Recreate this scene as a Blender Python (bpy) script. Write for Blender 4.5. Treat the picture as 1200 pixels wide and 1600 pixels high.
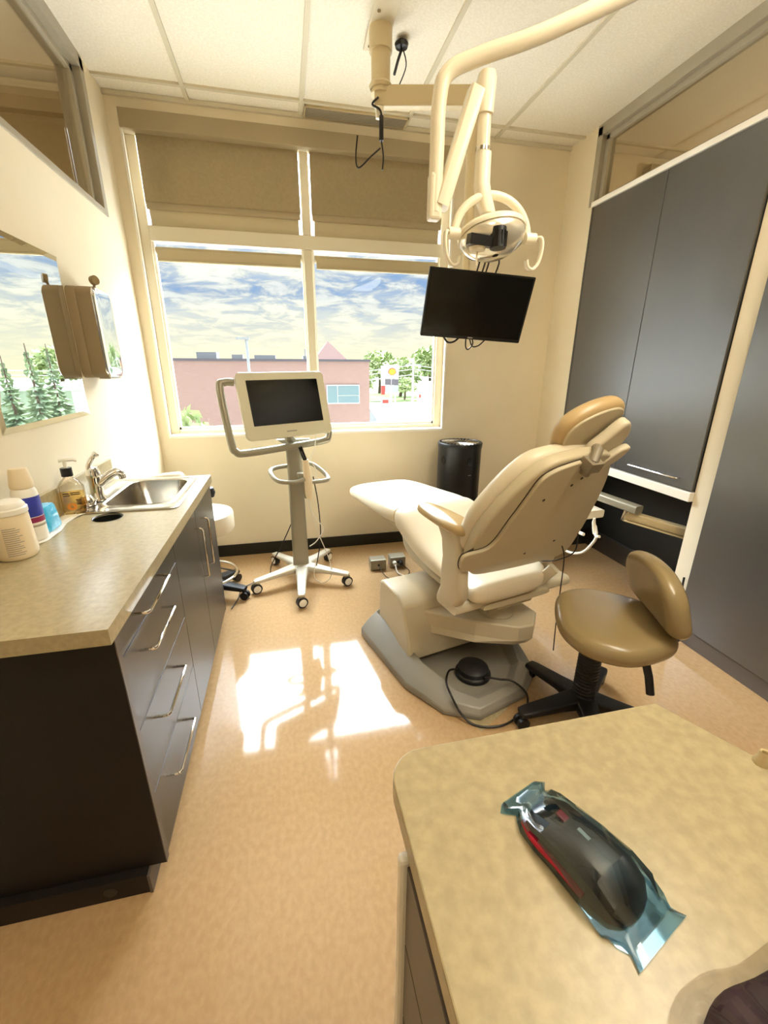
import bpy, bmesh, math, random
from mathutils import Vector, Matrix, Euler
random.seed(7)
PI = math.pi
for o in list(bpy.data.objects): bpy.data.objects.remove(o)
SC = bpy.context.scene
COL = SC.collection

# ------------------------------------------------------------------ camera, world, lights, exposure
cam = bpy.data.cameras.new('camera'); camo = bpy.data.objects.new('camera', cam); COL.objects.link(camo)
cam.sensor_fit = 'VERTICAL'; cam.sensor_height = 36.0; cam.lens = 664.694 / 1600 * 36.0
cam.clip_start = 0.02; cam.clip_end = 400
YAW, PITCH, ROLL = (math.radians(a) for a in (12.686, 18.873, 0.188))
fwd = Vector((math.sin(YAW) * math.cos(PITCH), math.cos(YAW) * math.cos(PITCH), -math.sin(PITCH)))
rt0 = Vector((math.cos(YAW), -math.sin(YAW), 0)); up0 = rt0.cross(fwd)
rt = rt0 * math.cos(ROLL) + up0 * math.sin(ROLL); up = up0 * math.cos(ROLL) - rt0 * math.sin(ROLL)
M = Matrix((rt, up, -fwd)).transposed().to_4x4(); M.translation = Vector((0, 0, 1.5))
camo.matrix_world = M
SC.camera = camo
SC.view_settings.view_transform = 'Standard'; SC.view_settings.look = 'None'
SC.view_settings.exposure = 0.95; SC.view_settings.gamma = 1.0; SC.view_settings.use_curve_mapping = False
SC.cycles.max_bounces = 10; SC.cycles.diffuse_bounces = 5; SC.cycles.transparent_max_bounces = 16
SC.cycles.use_denoising = True; SC.cycles.sample_clamp_indirect = 6.0

def lin(h):
    h = h.lstrip('#'); out = []
    for i in (0, 2, 4):
        c = int(h[i:i + 2], 16) / 255
        out.append(c / 12.92 if c <= .04045 else ((c + .055) / 1.055) ** 2.4)
    return (*out, 1.0)

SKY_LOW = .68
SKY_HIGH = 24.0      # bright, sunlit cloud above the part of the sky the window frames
w = bpy.data.worlds.new('sky'); SC.world = w; w.use_nodes = True
nt = w.node_tree; nt.nodes.clear()
def N(t, **k):
    n = nt.nodes.new(t)
    for a, b in k.items(): setattr(n, a, b)
    return n
def L(a, b): nt.links.new(a, b)
def math_node(op, a, b=None, clamp=False):
    n = N('ShaderNodeMath', operation=op, use_clamp=clamp)
    for i, v in enumerate((a, b)):
        if v is None: continue
        if isinstance(v, (int, float)): n.inputs[i].default_value = v
        else: L(v, n.inputs[i])
    return n.outputs[0]
def ramp(fac, stops):
    r = N('ShaderNodeValToRGB'); cr = r.color_ramp
    while len(cr.elements) < len(stops): cr.elements.new(.5)
    for e, (p, c) in zip(cr.elements, stops): e.position = p; e.color = c
    L(fac, r.inputs[0]); return r.outputs[0]
def mixc(f, a, b):
    m = N('ShaderNodeMix', data_type='RGBA')
    if isinstance(f, float): m.inputs[0].default_value = f
    else: L(f, m.inputs[0])
    for i, v in ((6, a), (7, b)):
        if isinstance(v, tuple): m.inputs[i].default_value = v
        else: L(v, m.inputs[i])
    return m.outputs[2]
tc = N('ShaderNodeTexCoord'); sep = N('ShaderNodeSeparateXYZ'); L(tc.outputs['Generated'], sep.inputs[0])
zc = math_node('MAXIMUM', sep.outputs[2], 0.0)
den = math_node('ADD', zc, 0.13)
cx = math_node('DIVIDE', sep.outputs[0], den); cy = math_node('DIVIDE', sep.outputs[1], den)
cmb = N('ShaderNodeCombineXYZ'); L(cx, cmb.inputs[0]); L(cy, cmb.inputs[1])
n1 = N('ShaderNodeTexNoise'); n1.inputs['Scale'].default_value = 3.0; n1.inputs['Detail'].default_value = 9; n1.inputs['Roughness'].default_value = .66; n1.inputs['Distortion'].default_value = .5
L(cmb.outputs[0], n1.inputs['Vector'])
n2 = N('ShaderNodeTexNoise'); n2.inputs['Scale'].default_value = .6; n2.inputs['Detail'].default_value = 3
L(cmb.outputs[0], n2.inputs['Vector'])
cl = ramp(n1.outputs[0], [(.38, lin('#7fa3d4')), (.46, lin('#a9b9d0')), (.52, lin('#e9e6de')), (.57, lin('#fffaf0'))])
cl2 = ramp(n2.outputs[0], [(.42, lin('#9fb2d2')), (.55, lin('#fff9ec'))])
sky = mixc(.35, cl, cl2)
hz = ramp(zc, [(0.0, (1, 1, 1, 1)), (.07, (.55, .55, .55, 1)), (.14, (0, 0, 0, 1))])
sky = mixc(hz, sky, lin('#fff4d2'))
bright = ramp(zc, [(0.0, (1.0,) * 3 + (1,)), (.20, (1.0,) * 3 + (1,)), (.24, (1.0,) * 3 + (1,))])
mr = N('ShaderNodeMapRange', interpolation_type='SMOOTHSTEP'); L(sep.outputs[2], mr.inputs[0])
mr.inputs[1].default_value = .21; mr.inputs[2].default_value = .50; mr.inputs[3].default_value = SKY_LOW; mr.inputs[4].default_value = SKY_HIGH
hf = ramp(zc, [(.20, (0, 0, 0, 1)), (.42, (1, 1, 1, 1))])
sky = mixc(hf, sky, lin('#eaf1ff'))
# the cloud is lit from the window side; the sky behind the building is duller
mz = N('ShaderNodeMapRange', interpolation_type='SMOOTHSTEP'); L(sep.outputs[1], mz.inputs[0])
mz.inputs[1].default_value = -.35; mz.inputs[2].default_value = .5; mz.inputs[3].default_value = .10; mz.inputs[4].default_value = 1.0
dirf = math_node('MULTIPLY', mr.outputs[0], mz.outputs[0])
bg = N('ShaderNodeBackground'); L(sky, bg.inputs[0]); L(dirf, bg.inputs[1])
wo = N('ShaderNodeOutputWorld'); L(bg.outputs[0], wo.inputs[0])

def area_lamp(name, loc, size, power, rgb, rot=(0, 0, 0)):
    l = bpy.data.lights.new(name, 'AREA'); l.shape = 'RECTANGLE'; l.size, l.size_y = size; l.energy = power; l.color = rgb
    o = bpy.data.objects.new(name, l); COL.objects.link(o); o.location = loc; o.rotation_euler = rot; return o
WARM = (1.0, .92, .75)
area_lamp('added_pendant_fill', (1.25, .45, 2.60), (.3, 1.1), 14, WARM)  # added fill shining down from the invented pendant, out of view
area_lamp('added_pendant_uplight', (1.25, .45, 2.69), (.3, 1.1), 26, WARM, (PI, 0, 0))  # added uplight that brightens the ceiling
area_lamp('added_back_fill', (.2, -.7, 3.0), (.6, 1.2), 5, WARM)  # added fill from behind the camera, no fixture modelled
for x in (-2.4, 4.0):
    l = bpy.data.lights.new('neighbour_room_fill', 'POINT'); l.energy = 42; l.color = WARM; l.shadow_soft_size = .2  # added point fill brightening the rooms behind the clerestory glass
    o = bpy.data.objects.new('neighbour_room_fill', l); COL.objects.link(o); o.location = (x, 1.4, 2.2)

# ------------------------------------------------------------------ materials
MATS = {}
def mat(name, col, rough=.5, metal=0.0, col2=None, scale=8.0, stretch=(1, 1, 1), bump=0.0, bscale=None, spec=.5, coat=0.0,
        detail=6, lo=.35, hi=.65, emit=None, trans=0.0, ior=1.45, coords='Object'):
    if name in MATS: return MATS[name]
    m = bpy.data.materials.new(name); m.use_nodes = True; t = m.node_tree; b = t.nodes['Principled BSDF']
    b.inputs['Base Color'].default_value = lin(col); b.inputs['Roughness'].default_value = rough; b.inputs['Metallic'].default_value = metal
    b.inputs['Specular IOR Level'].default_value = spec; b.inputs['Coat Weight'].default_value = coat
    b.inputs['Transmission Weight'].default_value = trans; b.inputs['IOR'].default_value = ior
    if emit: b.inputs['Emission Color'].default_value = lin(emit[0]); b.inputs['Emission Strength'].default_value = emit[1]
    tcn = t.nodes.new('ShaderNodeTexCoord'); mp = t.nodes.new('ShaderNodeMapping'); t.links.new(tcn.outputs[coords], mp.inputs[0])
    mp.inputs['Scale'].default_value = stretch
    if col2:
        n = t.nodes.new('ShaderNodeTexNoise'); n.inputs['Scale'].default_value = scale; n.inputs['Detail'].default_value = detail
        t.links.new(mp.outputs[0], n.inputs['Vector'])
        r = t.nodes.new('ShaderNodeValToRGB'); r.color_ramp.elements[0].position = lo; r.color_ramp.elements[1].position = hi
        r.color_ramp.elements[0].color = lin(col); r.color_ramp.elements[1].color = lin(col2)
        t.links.new(n.outputs[0], r.inputs[0]); t.links.new(r.outputs[0], b.inputs['Base Color'])
    if bump:
        n = t.nodes.new('ShaderNodeTexNoise'); n.inputs['Scale'].default_value = bscale or 200; n.inputs['Detail'].default_value = 4
        t.links.new(mp.outputs[0], n.inputs['Vector'])
        bp = t.nodes.new('ShaderNodeBump'); bp.inputs['Strength'].default_value = bump; bp.inputs['Distance'].default_value = .002
        t.links.new(n.outputs[0], bp.inputs['Height']); t.links.new(bp.outputs[0], b.inputs['Normal'])
    MATS[name] = m; return m

def glass_mat(name, tint='#ffffff', refl=.10, rough=0.0):
    if name in MATS: return MATS[name]
    m = bpy.data.materials.new(name); m.use_nodes = True; t = m.node_tree; t.nodes.clear()
    tr = t.nodes.new('ShaderNodeBsdfTransparent'); tr.inputs[0].default_value = lin(tint)
    gl = t.nodes.new('ShaderNodeBsdfGlossy'); gl.inputs['Roughness'].default_value = rough
    lw = t.nodes.new('ShaderNodeLayerWeight'); lw.inputs[0].default_value = .3
    mm = t.nodes.new('ShaderNodeMath'); mm.operation = 'MULTIPLY_ADD'; mm.inputs[1].default_value = refl * 3; mm.inputs[2].default_value = refl * .35
    t.links.new(lw.outputs['Fresnel'], mm.inputs[0])
    mx = t.nodes.new('ShaderNodeMixShader'); t.links.new(mm.outputs[0], mx.inputs[0]); t.links.new(tr.outputs[0], mx.inputs[1]); t.links.new(gl.outputs[0], mx.inputs[2])
    o = t.nodes.new('ShaderNodeOutputMaterial'); t.links.new(mx.outputs[0], o.inputs[0])
    MATS[name] = m; return m

def M_(n):
    return MATS[n]
mat('wall_paint', '#e2d5b9', .55, col2='#e6d9be', scale=3, bump=.15, bscale=260)
mat('ceiling_tile', '#f1ebdc', .8, col2='#e8dfcd', scale=90, lo=.3, hi=.6, bump=.5, bscale=220)
mat('ceiling_grid', '#cfc6ae', .5)
mat('linoleum', '#ad8d66', .07, col2='#b6976f', scale=60, stretch=(1.0, .7, 1), detail=14, lo=.36, hi=.66, bump=.03, bscale=30, spec=.6)
mat('black_rubber', '#1c1d18', .35)
mat('rubber_dark', '#141416', .45, bump=.1)
mat('laminate_top', '#9f9170', .28, col2='#ae9f7c', scale=60, detail=15, lo=.34, hi=.66, bump=.05, bscale=120)
mat('laminate_dark', '#211d1b', .36, col2='#272320', scale=3, stretch=(1, 8, 1), bump=.12, bscale=160, ior=1.9)
mat('laminate_shaded_side', '#1b1714', .5, col2='#211c19', scale=3, stretch=(1, 8, 1), bump=.1, bscale=160, spec=.3)  # laminate_dark darkened and dulled, the end panel's shade put into the colour
mat('laminate_door', '#2b2b2b', .36, col2='#353433', scale=2.5, detail=10, bump=.1, bscale=140, ior=2.3)
mat('laminate_edge', '#5d544d', .4)
mat('dark_recess', '#22221f', .45)
mat('frame_beige', '#d8ceb6', .4)
mat('frame_grey', '#a39a86', .4)
mat('frame_white', '#efe9dc', .35)
mat('shade_fabric', '#9c8c6c', .9, col2='#a29271', scale=60, bump=.2, bscale=400)
mat('shade_light', '#b8aa8a', .8)
mat('valance', '#a39374', .7)
mat('cream_vinyl', '#d6c9ae', .32, col2='#d9ccb1', scale=4, bump=.06, bscale=350)
mat('headrest_vinyl', '#b89d70', .3, bump=.06, bscale=350)
mat('tan_vinyl', '#8f7c58', .20, col2='#94815c', scale=4, bump=.08, bscale=350)
mat('cream_plastic', '#cabea4', .35, bump=.04, bscale=500)
mat('cream_shell', '#bdb092', .42, bump=.06, bscale=500)
mat('tan_plastic', '#b79c6e', .25)
mat('grey_plastic', '#8f8a80', .38, bump=.06, bscale=400)
mat('post_grey', '#857a66', .4)
mat('dark_line', '#3a2f22', .6)
mat('enamel', '#f2e9d2', .25)
mat('reflector', '#efe8d6', .16, metal=.6)
mat('enamel_beige', '#c9b78f', .4)
mat('silver_paint', '#96907e', .32, metal=.35)
mat('cart_base', '#cfcabb', .3, metal=.3)
mat('screen_bezel', '#d3cdb4', .35)
mat('screen_black', '#0c0d0b', .12)
mat('black_plastic', '#121212', .35)
mat('black_gloss', '#0a0a0a', .15)
mat('chrome', '#e8e6e2', .06, metal=1.0)
mat('steel', '#b9b2a6', .22, metal=1.0, bump=.05, bscale=80)
mat('mirror', '#f2f5f4', .0, metal=1.0)
mat('mirror_edge', '#eef2f2', .05, metal=1.0)
mat('dispenser_side', '#8d7a5a', .45, bump=.1)
mat('white_plastic', '#f0ece2', .3)
mat('warm_white_plastic', '#e6d5b5', .35)
mat('cable_white', '#e2ddd0', .4)
mat('cable_black', '#17110f', .4)
mat('blue_gel', '#2aa3d6', .2, col2='#55bfe6', scale=60, coat=.6)
mat('blue_print', '#2f3aa0', .35)
mat('red_print', '#8e2b52', .35)
mat('grey_print', '#a29a8c', .4)
mat('orange_print', '#e08a2c', .4)
mat('red_gloss', '#a3142f', .25)
mat('mouse_black', '#17181a', .45)
mat('purple_cloth', '#3c2731', .8, col2='#27171f', scale=40)
mat('brick', '#7f665d', .8, col2='#8a7066', scale=4, stretch=(1, 1, 12))
mat('roof_brick', '#573c34', .8)
mat('roof_dark', '#4a4549', .7)
mat('asphalt', '#bdb9b2', .8, col2='#c8c5be', scale=.5)
mat('grass', '#4f6130', .9, col2='#6c7a42', scale=1.5)
mat('leaf', '#6d7b4c', .7, col2='#97a26c', scale=1.2)
mat('spruce_leaf', '#55664a', .8, col2='#75845e', scale=1.5)
mat('bark', '#57483a', .9)
mat('out_white', '#a9a9a4', .6)
mat('out_grey', '#7c7f80', .6)
mat('out_glass', '#5f7376', .3)
mat('pale_green', '#75836c', .7)
mat('sign_red', '#b0281c', .5); mat('sign_yellow', '#d98a1e', .5)
glass_mat('pane_glass', '#f7faf8', .015)
glass_mat('transom_glass', '#e9e6dc', .10)
glass_mat('bottle_clear', '#fbf6ea', .16, .05)
glass_mat('blue_film', '#c6e2f2', .26, .05)
glass_mat('clear_film', '#f8f5f2', .10, .03)
glass_mat('amber_liquid', '#fcefc8', .04, .05)
glass_mat('clear_label', '#fbf5e6', .06, .2)
glass_mat('lamp_shield', '#f3f0e6', .45, .03)

# ------------------------------------------------------------------ builders
def link(name, bm, m, parent=None, smooth=40, bevel=0, seg=2, subsurf=0, label=None):
    bmesh.ops.recalc_face_normals(bm, faces=bm.faces[:])
    me = bpy.data.meshes.new(name); bm.to_mesh(me); bm.free()
    me.materials.append(MATS[m])
    if smooth:
        for p in me.polygons: p.use_smooth = True
        me.set_sharp_from_angle(angle=math.radians(smooth))
    o = bpy.data.objects.new(name, me); COL.objects.link(o)
    if bevel:
        b = o.modifiers.new('bevel', 'BEVEL'); b.width = bevel; b.segments = seg; b.limit_method = 'ANGLE'; b.angle_limit = math.radians(35)
        b.harden_normals = False
    if subsurf:
        s = o.modifiers.new('sub', 'SUBSURF'); s.levels = subsurf; s.render_levels = subsurf
    if parent:
        o.parent = parent
        if parent.type == 'EMPTY' and not parent.get('_local'): o.location = -Vector(parent.location)
    if label: o['label'] = label
    return o
def thing(name, label, cat, loc=(0, 0, 0), group=None, local=False, rotz=0):
    o = bpy.data.objects.new(name, None); COL.objects.link(o); o.location = loc; o.rotation_euler = (0, 0, rotz)
    o['label'] = label; o['category'] = cat
    if local: o['_local'] = 1
    if group: o['group'] = group
    o.empty_display_size = .05
    return o
def tag(o, label, cat, group=None, kind=None):
    o['label'] = label; o['category'] = cat
    if group: o['group'] = group
    if kind: o['kind'] = kind
    return o
def struct(o, label=None):
    o['kind'] = 'structure'
    if label: o['label'] = label
    return o
B = bmesh.new
def box(bm, x0, x1, y0, y1, z0, z1, Mx=None):
    vs = [bm.verts.new((x, y, z)) for x in (x0, x1) for y in (y0, y1) for z in (z0, z1)]
    if Mx is not None:
        for v in vs: v.co = Mx @ v.co
    for f in ((0, 1, 3, 2), (4, 6, 7, 5), (0, 4, 5, 1), (2, 3, 7, 6), (0, 2, 6, 4), (1, 5, 7, 3)): bm.faces.new([vs[i] for i in f])
    return vs
def boxc(bm, c, s, Mx=None):
    return box(bm, c[0] - s[0] / 2, c[0] + s[0] / 2, c[1] - s[1] / 2, c[1] + s[1] / 2, c[2] - s[2] / 2, c[2] + s[2] / 2, Mx)
def loft(bm, rings, cap=True, closed=False):
    R = [[bm.verts.new(p) for p in r] for r in rings]; n = len(R[0])
    pairs = list(zip(R, R[1:])) + ([(R[-1], R[0])] if closed else [])
    for a, b in pairs:
        for i in range(n):
            j = (i + 1) % n; bm.faces.new((a[i], a[j], b[j], b[i]))
    if cap and not closed: bm.faces.new(list(reversed(R[0]))); bm.faces.new(R[-1])
    return R
def perp(d):
    d = d.normalized(); a = Vector((0, 0, 1)) if abs(d.z) < .9 else Vector((1, 0, 0))
    u = d.cross(a).normalized(); return u, d.cross(u).normalized()
def tube(bm, pts, r, n=10, closed=False, rfn=None):
    P = [Vector(p) for p in pts]; rings = []; u = None
    for i, p in enumerate(P):
        if closed: d = P[(i + 1) % len(P)] - P[i - 1]
        else: d = P[min(i + 1, len(P) - 1)] - P[max(i - 1, 0)]
        d.normalize()
        if u is None: u, v = perp(d)
        else:
            u = (u - d * u.dot(d)).normalized(); v = d.cross(u)
        rr = rfn(i / (len(P) - 1)) if rfn else r
        rings.append([p + (u * math.cos(2 * PI * k / n) + v * math.sin(2 * PI * k / n)) * rr for k in range(n)])
    loft(bm, rings, closed=closed)
def cyl(bm, p0, p1, r0, r1=None, n=24):
    p0, p1 = Vector(p0), Vector(p1); u, v = perp(p1 - p0); r1 = r0 if r1 is None else r1
    loft(bm, [[p + (u * math.cos(2 * PI * k / n) + v * math.sin(2 * PI * k / n)) * r for k in range(n)] for p, r in ((p0, r0), (p1, r1))])
def lathe(bm, prof, c=(0, 0, 0), n=32, Mx=None, cap=True):
    rings = []
    for r, z in prof:
        ring = [Vector((c[0] + r * math.cos(2 * PI * k / n), c[1] + r * math.sin(2 * PI * k / n), c[2] + z)) for k in range(n)]
        if Mx is not None: ring = [Mx @ p for p in ring]
        rings.append(ring)
    loft(bm, rings, cap=cap)
def spline(pts, n=8, closed=False):
    P = [Vector(p) for p in pts]; out = []; m = len(P)
    rng = range(m if closed else m - 1)
    for i in rng:
        if closed: a, b, c, d = P[i - 1], P[i], P[(i + 1) % m], P[(i + 2) % m]
        else: a, b, c, d = P[max(i - 1, 0)], P[i], P[i + 1], P[min(i + 2, m - 1)]
        for k in range(n):
            t = k / n
            out.append(.5 * ((2 * b) + (c - a) * t + (2 * a - 5 * b + 4 * c - d) * t * t + (3 * b - 3 * c + d - a) * t ** 3))
    if not closed: out.append(P[-1])
    return out
def rrect(w, h, r, n=6):
    out = []
    for cx_, cy_, a0 in ((w / 2 - r, h / 2 - r, 0), (-w / 2 + r, h / 2 - r, 90), (-w / 2 + r, -h / 2 + r, 180), (w / 2 - r, -h / 2 + r, 270)):
        for k in range(n + 1):
            a = math.radians(a0 + 90 * k / n); out.append((cx_ + r * math.cos(a), cy_ + r * math.sin(a)))
    return out
def offset(pts, d):
    n = len(pts); out = []
    for i in range(n):
        a = Vector(pts[i - 1]); b = Vector(pts[(i + 1) % n]); t = (b - a)
        t = t.normalized() if t.length > 1e-9 else Vector((1, 0)); out.append((pts[i][0] - t.y * d, pts[i][1] + t.x * d))
    return out
def cushion(bm, outline, F, th, r, dome=0.0, bend=None):
    """outline: CCW 2-D points; F(a,b,c)->Vector maps plane coords + height; th thickness; r edge rounding"""
    rings = []; K = 5
    cxm = sum(p[0] for p in outline) / len(outline); cym = sum(p[1] for p in outline) / len(outline)
    def add(ins, h): rings.append([F(p[0], p[1], h) for p in offset(outline, ins)])
    for k in range(K + 1):
        a = PI / 2 * k / K; add(r * (1 - math.sin(a)), r * (1 - math.cos(a)))
    for k in range(K + 1):
        a = PI / 2 * k / K; add(r * (1 - math.cos(a)), th - r + r * math.sin(a))
    R = loft(bm, rings, cap=False)
    bm.faces.new(list(reversed(R[0])))
    prev = R[-1]; base = offset(outline, r)
    for s in (.8, .55, .3, .1):
        hh = th + dome * (1 - s * s)
        ring = [bm.verts.new(F(cxm + (p[0] - cxm) * s, cym + (p[1] - cym) * s, hh)) for p in base]
        for i in range(len(ring)):
            j = (i + 1) % len(ring); bm.faces.new((prev[i], prev[j], ring[j], ring[i]))
        prev = ring
    bm.faces.new(prev)
def sm2(pts, n=6):
    return [(p.x, p.y) for p in spline([(a, b, 0) for a, b in pts], n, True)]
def frame3(o, ax, ay, az):
    o, ax, ay, az = map(Vector, (o, ax, ay, az))
    return lambda a, b, c: o + ax * a + ay * b + az * c
def prism(bm, poly, F, h):
    loft(bm, [[F(a, b, 0) for a, b in poly], [F(a, b, h) for a, b in poly]])

# ------------------------------------------------------------------ room shell
XL, XR, YB, ZC = -.93, 2.18, 3.447, 3.02
YN = -1.7
bm = B(); box(bm, XL - 3, 5.6, YN, YB + .2, -.1, 0); struct(link('floor', bm, 'linoleum', smooth=0))
bm = B(); box(bm, XL - 3, 5.6, YN, YB + .2, ZC + .012, ZC + .1); struct(link('ceiling', bm, 'ceiling_tile', smooth=0))
# ceiling grid rails
bm = B()
for x in (-3.14, -2.47, -1.8, -.46, .215, .905, 1.572, 3.5, 4.17):
    box(bm, x - .012, x + .012, YN, YB, ZC, ZC + .014)
for y in (3.285, 1.95, .62):
    box(bm, XL - 2.9, 5.5, y - .012, y + .012, ZC - .0005, ZC + .0135)
struct(link('trim_1', bm, 'ceiling_grid', smooth=0))
bm = B(); box(bm, XL, XR, YB - .02, YB, ZC - .012, ZC + .01); struct(link('trim_2', bm, 'ceiling_grid', smooth=0))
# back wall with window opening
WX0, WX1, WZ0, WZ1 = -.862, 1.282, 1.0, 2.955
bm = B()
box(bm, XL - 3, WX0, YB, YB + .2, 0, ZC + .02); box(bm, WX1, 5.6, YB, YB + .2, 0, ZC + .02)
box(bm, WX0, WX1, YB, YB + .2, 0, WZ0); box(bm, WX0, WX1, YB, YB + .2, WZ1, ZC + .02)
struct(link('wall_back', bm, 'wall_paint', smooth=0))
# left wall with clerestory opening
TLY, TLZ = 3.16, 2.334
bm = B()
box(bm, XL - .11, XL, YN, TLY, 0, TLZ - .02); box(bm, XL - .11, XL, TLY, YB, 0, ZC + .02)
struct(link('wall_left', bm, 'wall_paint', smooth=0))
def transom(nm, x0, x1, y1, zb, side):
    # side=-1 left wall, +1 right wall; a frame with stepped stops and one pane
    f = B(); ya = YN
    box(f, x0, x1, ya, y1, zb - .022, zb + .008); box(f, x0, x1, ya, y1, ZC - .055, ZC + .012)
    box(f, x0, x1, y1 - .05, y1, zb, ZC); box(f, x0, x1, ya, ya + .05, zb, ZC)
    xm = (x0 + x1) / 2
    box(f, xm - .022, xm + .022, ya, y1 - .05, zb, zb + .03); box(f, xm - .022, xm + .022, ya, y1 - .05, ZC - .085, ZC - .05)
    box(f, xm - .022, xm + .022, y1 - .085, y1 - .05, zb, ZC - .05)
    o = struct(link(nm, f, 'frame_grey', smooth=0, bevel=.003))
    g = B(); box(g, xm - .003, xm + .003, ya + .05, y1 - .08, zb + .025, ZC - .08); link('window_pane', g, 'transom_glass', o, smooth=0)
    return o
transom('window_2', XL - .115, XL + .006, TLY, TLZ, -1)
# right wall
TRY, TRZ = 3.14, 2.575
bm = B()
box(bm, XR, XR + .45, 3.075, YB, 0, TRZ - .01)
box(bm, XR, XR + .11, TRY, YB, TRZ - .01, ZC + .02)
struct(link('wall_right', bm, 'wall_paint', smooth=0))
bm = B(); box(bm, XR, XR + .5, 1.70, 1.835, 0, TRZ); struct(link('wall_right_pier', bm, 'wall_paint', smooth=0))
bm = B(); box(bm, XR + .42, XR + .5, YN, 3.07, 0, TRZ); struct(link('wall_right_back', bm, 'wall_paint', smooth=0))
transom('window_3', XR, XR + .11, TRY, TRZ + .005, 1)
bm = B(); box(bm, XR - .03, XR + .42, YN, TRY - .07, TRZ - .03, TRZ + .0); struct(link('trim_3', bm, 'frame_white', smooth=0, bevel=.003))
bm = B(); box(bm, XL - 3, 5.6, YN - .1, YN, 0, ZC + .1); struct(link('wall_front', bm, 'wall_paint', smooth=0))
bm = B(); box(bm, XL - 3.1, XL - 3, YN, YB + .2, 0, ZC + .1); struct(link('wall_far_left', bm, 'wall_paint', smooth=0))
bm = B(); box(bm, 5.6, 5.7, YN, YB + .2, 0, ZC + .1); struct(link('wall_far_right', bm, 'wall_paint', smooth=0))
# blinds in the neighbouring rooms, seen through the clerestories
for x0, x1, nm, lb in ((-3.2, -1.10, 'wide taupe roller blind seen through the left clerestory glass', 'l'), (2.85, 5.0, 'wide taupe roller blind seen through the right clerestory glass', 'r')):
    t = thing('roller_blind', lb and nm, 'blind', ((x0 + x1) / 2, YB - .04, 2.2))
    f = B(); box(f, x0, x1, YB - .03, YB - .025, 1.9, 2.9); link('blind_fabric', f, 'shade_fabric', t, smooth=0)
    f = B(); box(f, x0 - .03, x1 + .03, YB - .09, YB - .003, 2.86, 2.96); link('valance', f, 'valance', t, smooth=0, bevel=.004)
# baseboards
bm = B(); box(bm, XL, XR, YB - .012, YB, 0, .1); struct(link('baseboard_back', bm, 'black_rubber', smooth=0, bevel=.003))
bm = B(); box(bm, XL, XL + .012, 2.5, YB - .012, 0, .1); struct(link('baseboard_left', bm, 'black_rubber', smooth=0, bevel=.003))
bm = B(); box(bm, XR - .012, XR, 3.08, YB - .012, 0, .1); box(bm, XR - .012, XR, 1.70, 1.835, 0, .1); struct(link('baseboard_right', bm, 'black_rubber', smooth=0, bevel=.003))

# added pendant, out of view, lit above and below to brighten the ceiling
pn = thing('added_pendant', 'long white pendant light added out of view to brighten the ceiling', 'added light', (1.25, .45, 2.6))
f = B()
for a in ((1.08, 1.10, -.12, 1.02), (1.40, 1.42, -.12, 1.02), (1.08, 1.42, -.12, -.10), (1.08, 1.42, 1.0, 1.02)): box(f, a[0], a[1], a[2], a[3], 2.605, 2.685)
link('housing', f, 'frame_white', pn, smooth=0)
f = B(); box(f, 1.10, 1.40, -.10, 1.0, 2.64, 2.65); link('reflector_plate', f, 'frame_white', pn, smooth=0)
for y in (-.05, .95):
    f = B(); cyl(f, (1.25, y, 2.65), (1.25, y, ZC), .003, n=6); link('hanger', f, 'silver_paint', pn)

# ------------------------------------------------------------------ window
FY = YB + .09
f = B()
def fr(x0, x1, z0, z1, ya=FY - .02, yb=FY + .04): box(f, x0, x1, ya, yb, z0, z1)
fr(WX0, WX0 + .06, WZ0, WZ1); fr(WX1 - .06, WX1, WZ0, WZ1); fr(WX0 + .06, WX1 - .06, WZ0, WZ0 + .04); fr(WX0 + .06, WX1 - .06, WZ1 - .04, WZ1)
fr(.196, .256, WZ0 + .04, 2.285, FY - .03, FY + .039); fr(.196, .256, 2.375, WZ1 - .04, FY - .03, FY + .039); fr(WX0 + .06, WX1 - .06, 2.285, 2.375, FY - .032, FY + .038)
win = struct(link('window_1', f, 'frame_beige', smooth=0, bevel=.004))
f = B()
for x0, x1 in ((WX0 + .06, .196), (.256, WX1 - .06)):
    for z0, z1 in ((WZ0 + .04, 2.285),):
        for a in ((x0, x0 + .014, z0, z1), (x1 - .014, x1, z0, z1), (x0, x1, z0, z0 + .018)):
            box(f, a[0], a[1], FY - .005, FY + .03, a[2], a[3])
link('glazing_bead', f, 'frame_white', win, smooth=0, label='white inner glazing bead')
f = B()
for x0, x1 in ((WX0 + .07, .186), (.266, WX1 - .07)):
    for z0, z1 in ((WZ0 + .05, 2.275), (2.385, WZ1 - .05)):
        box(f, x0, x1, FY + .008, FY + .012, z0, z1)
link('window_pane', f, 'pane_glass', win, smooth=0)
f = B(); t = .012     # white casing around the opening, flush with the wall
for a in ((WX0 - .004, WX0 + .012, WZ0 - .012, WZ1), (WX1 - .012, WX1 + .004, WZ0 - .012, WZ1), (WX0 + .012, WX1 - .012, WZ0 - .012, WZ0 + .008)):
    box(f, a[0], a[1], YB - .008, YB + .01, a[2], a[3])
struct(link('trim_4', f, 'frame_white', smooth=0, bevel=.002))
f = B(); box(f, WX0 + .012, WX1 - .012, YB + .0105, FY - .0205, WZ0 + .0005, WZ0 + .012); struct(link('trim_5', f, 'frame_beige', smooth=0, bevel=.002))
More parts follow.
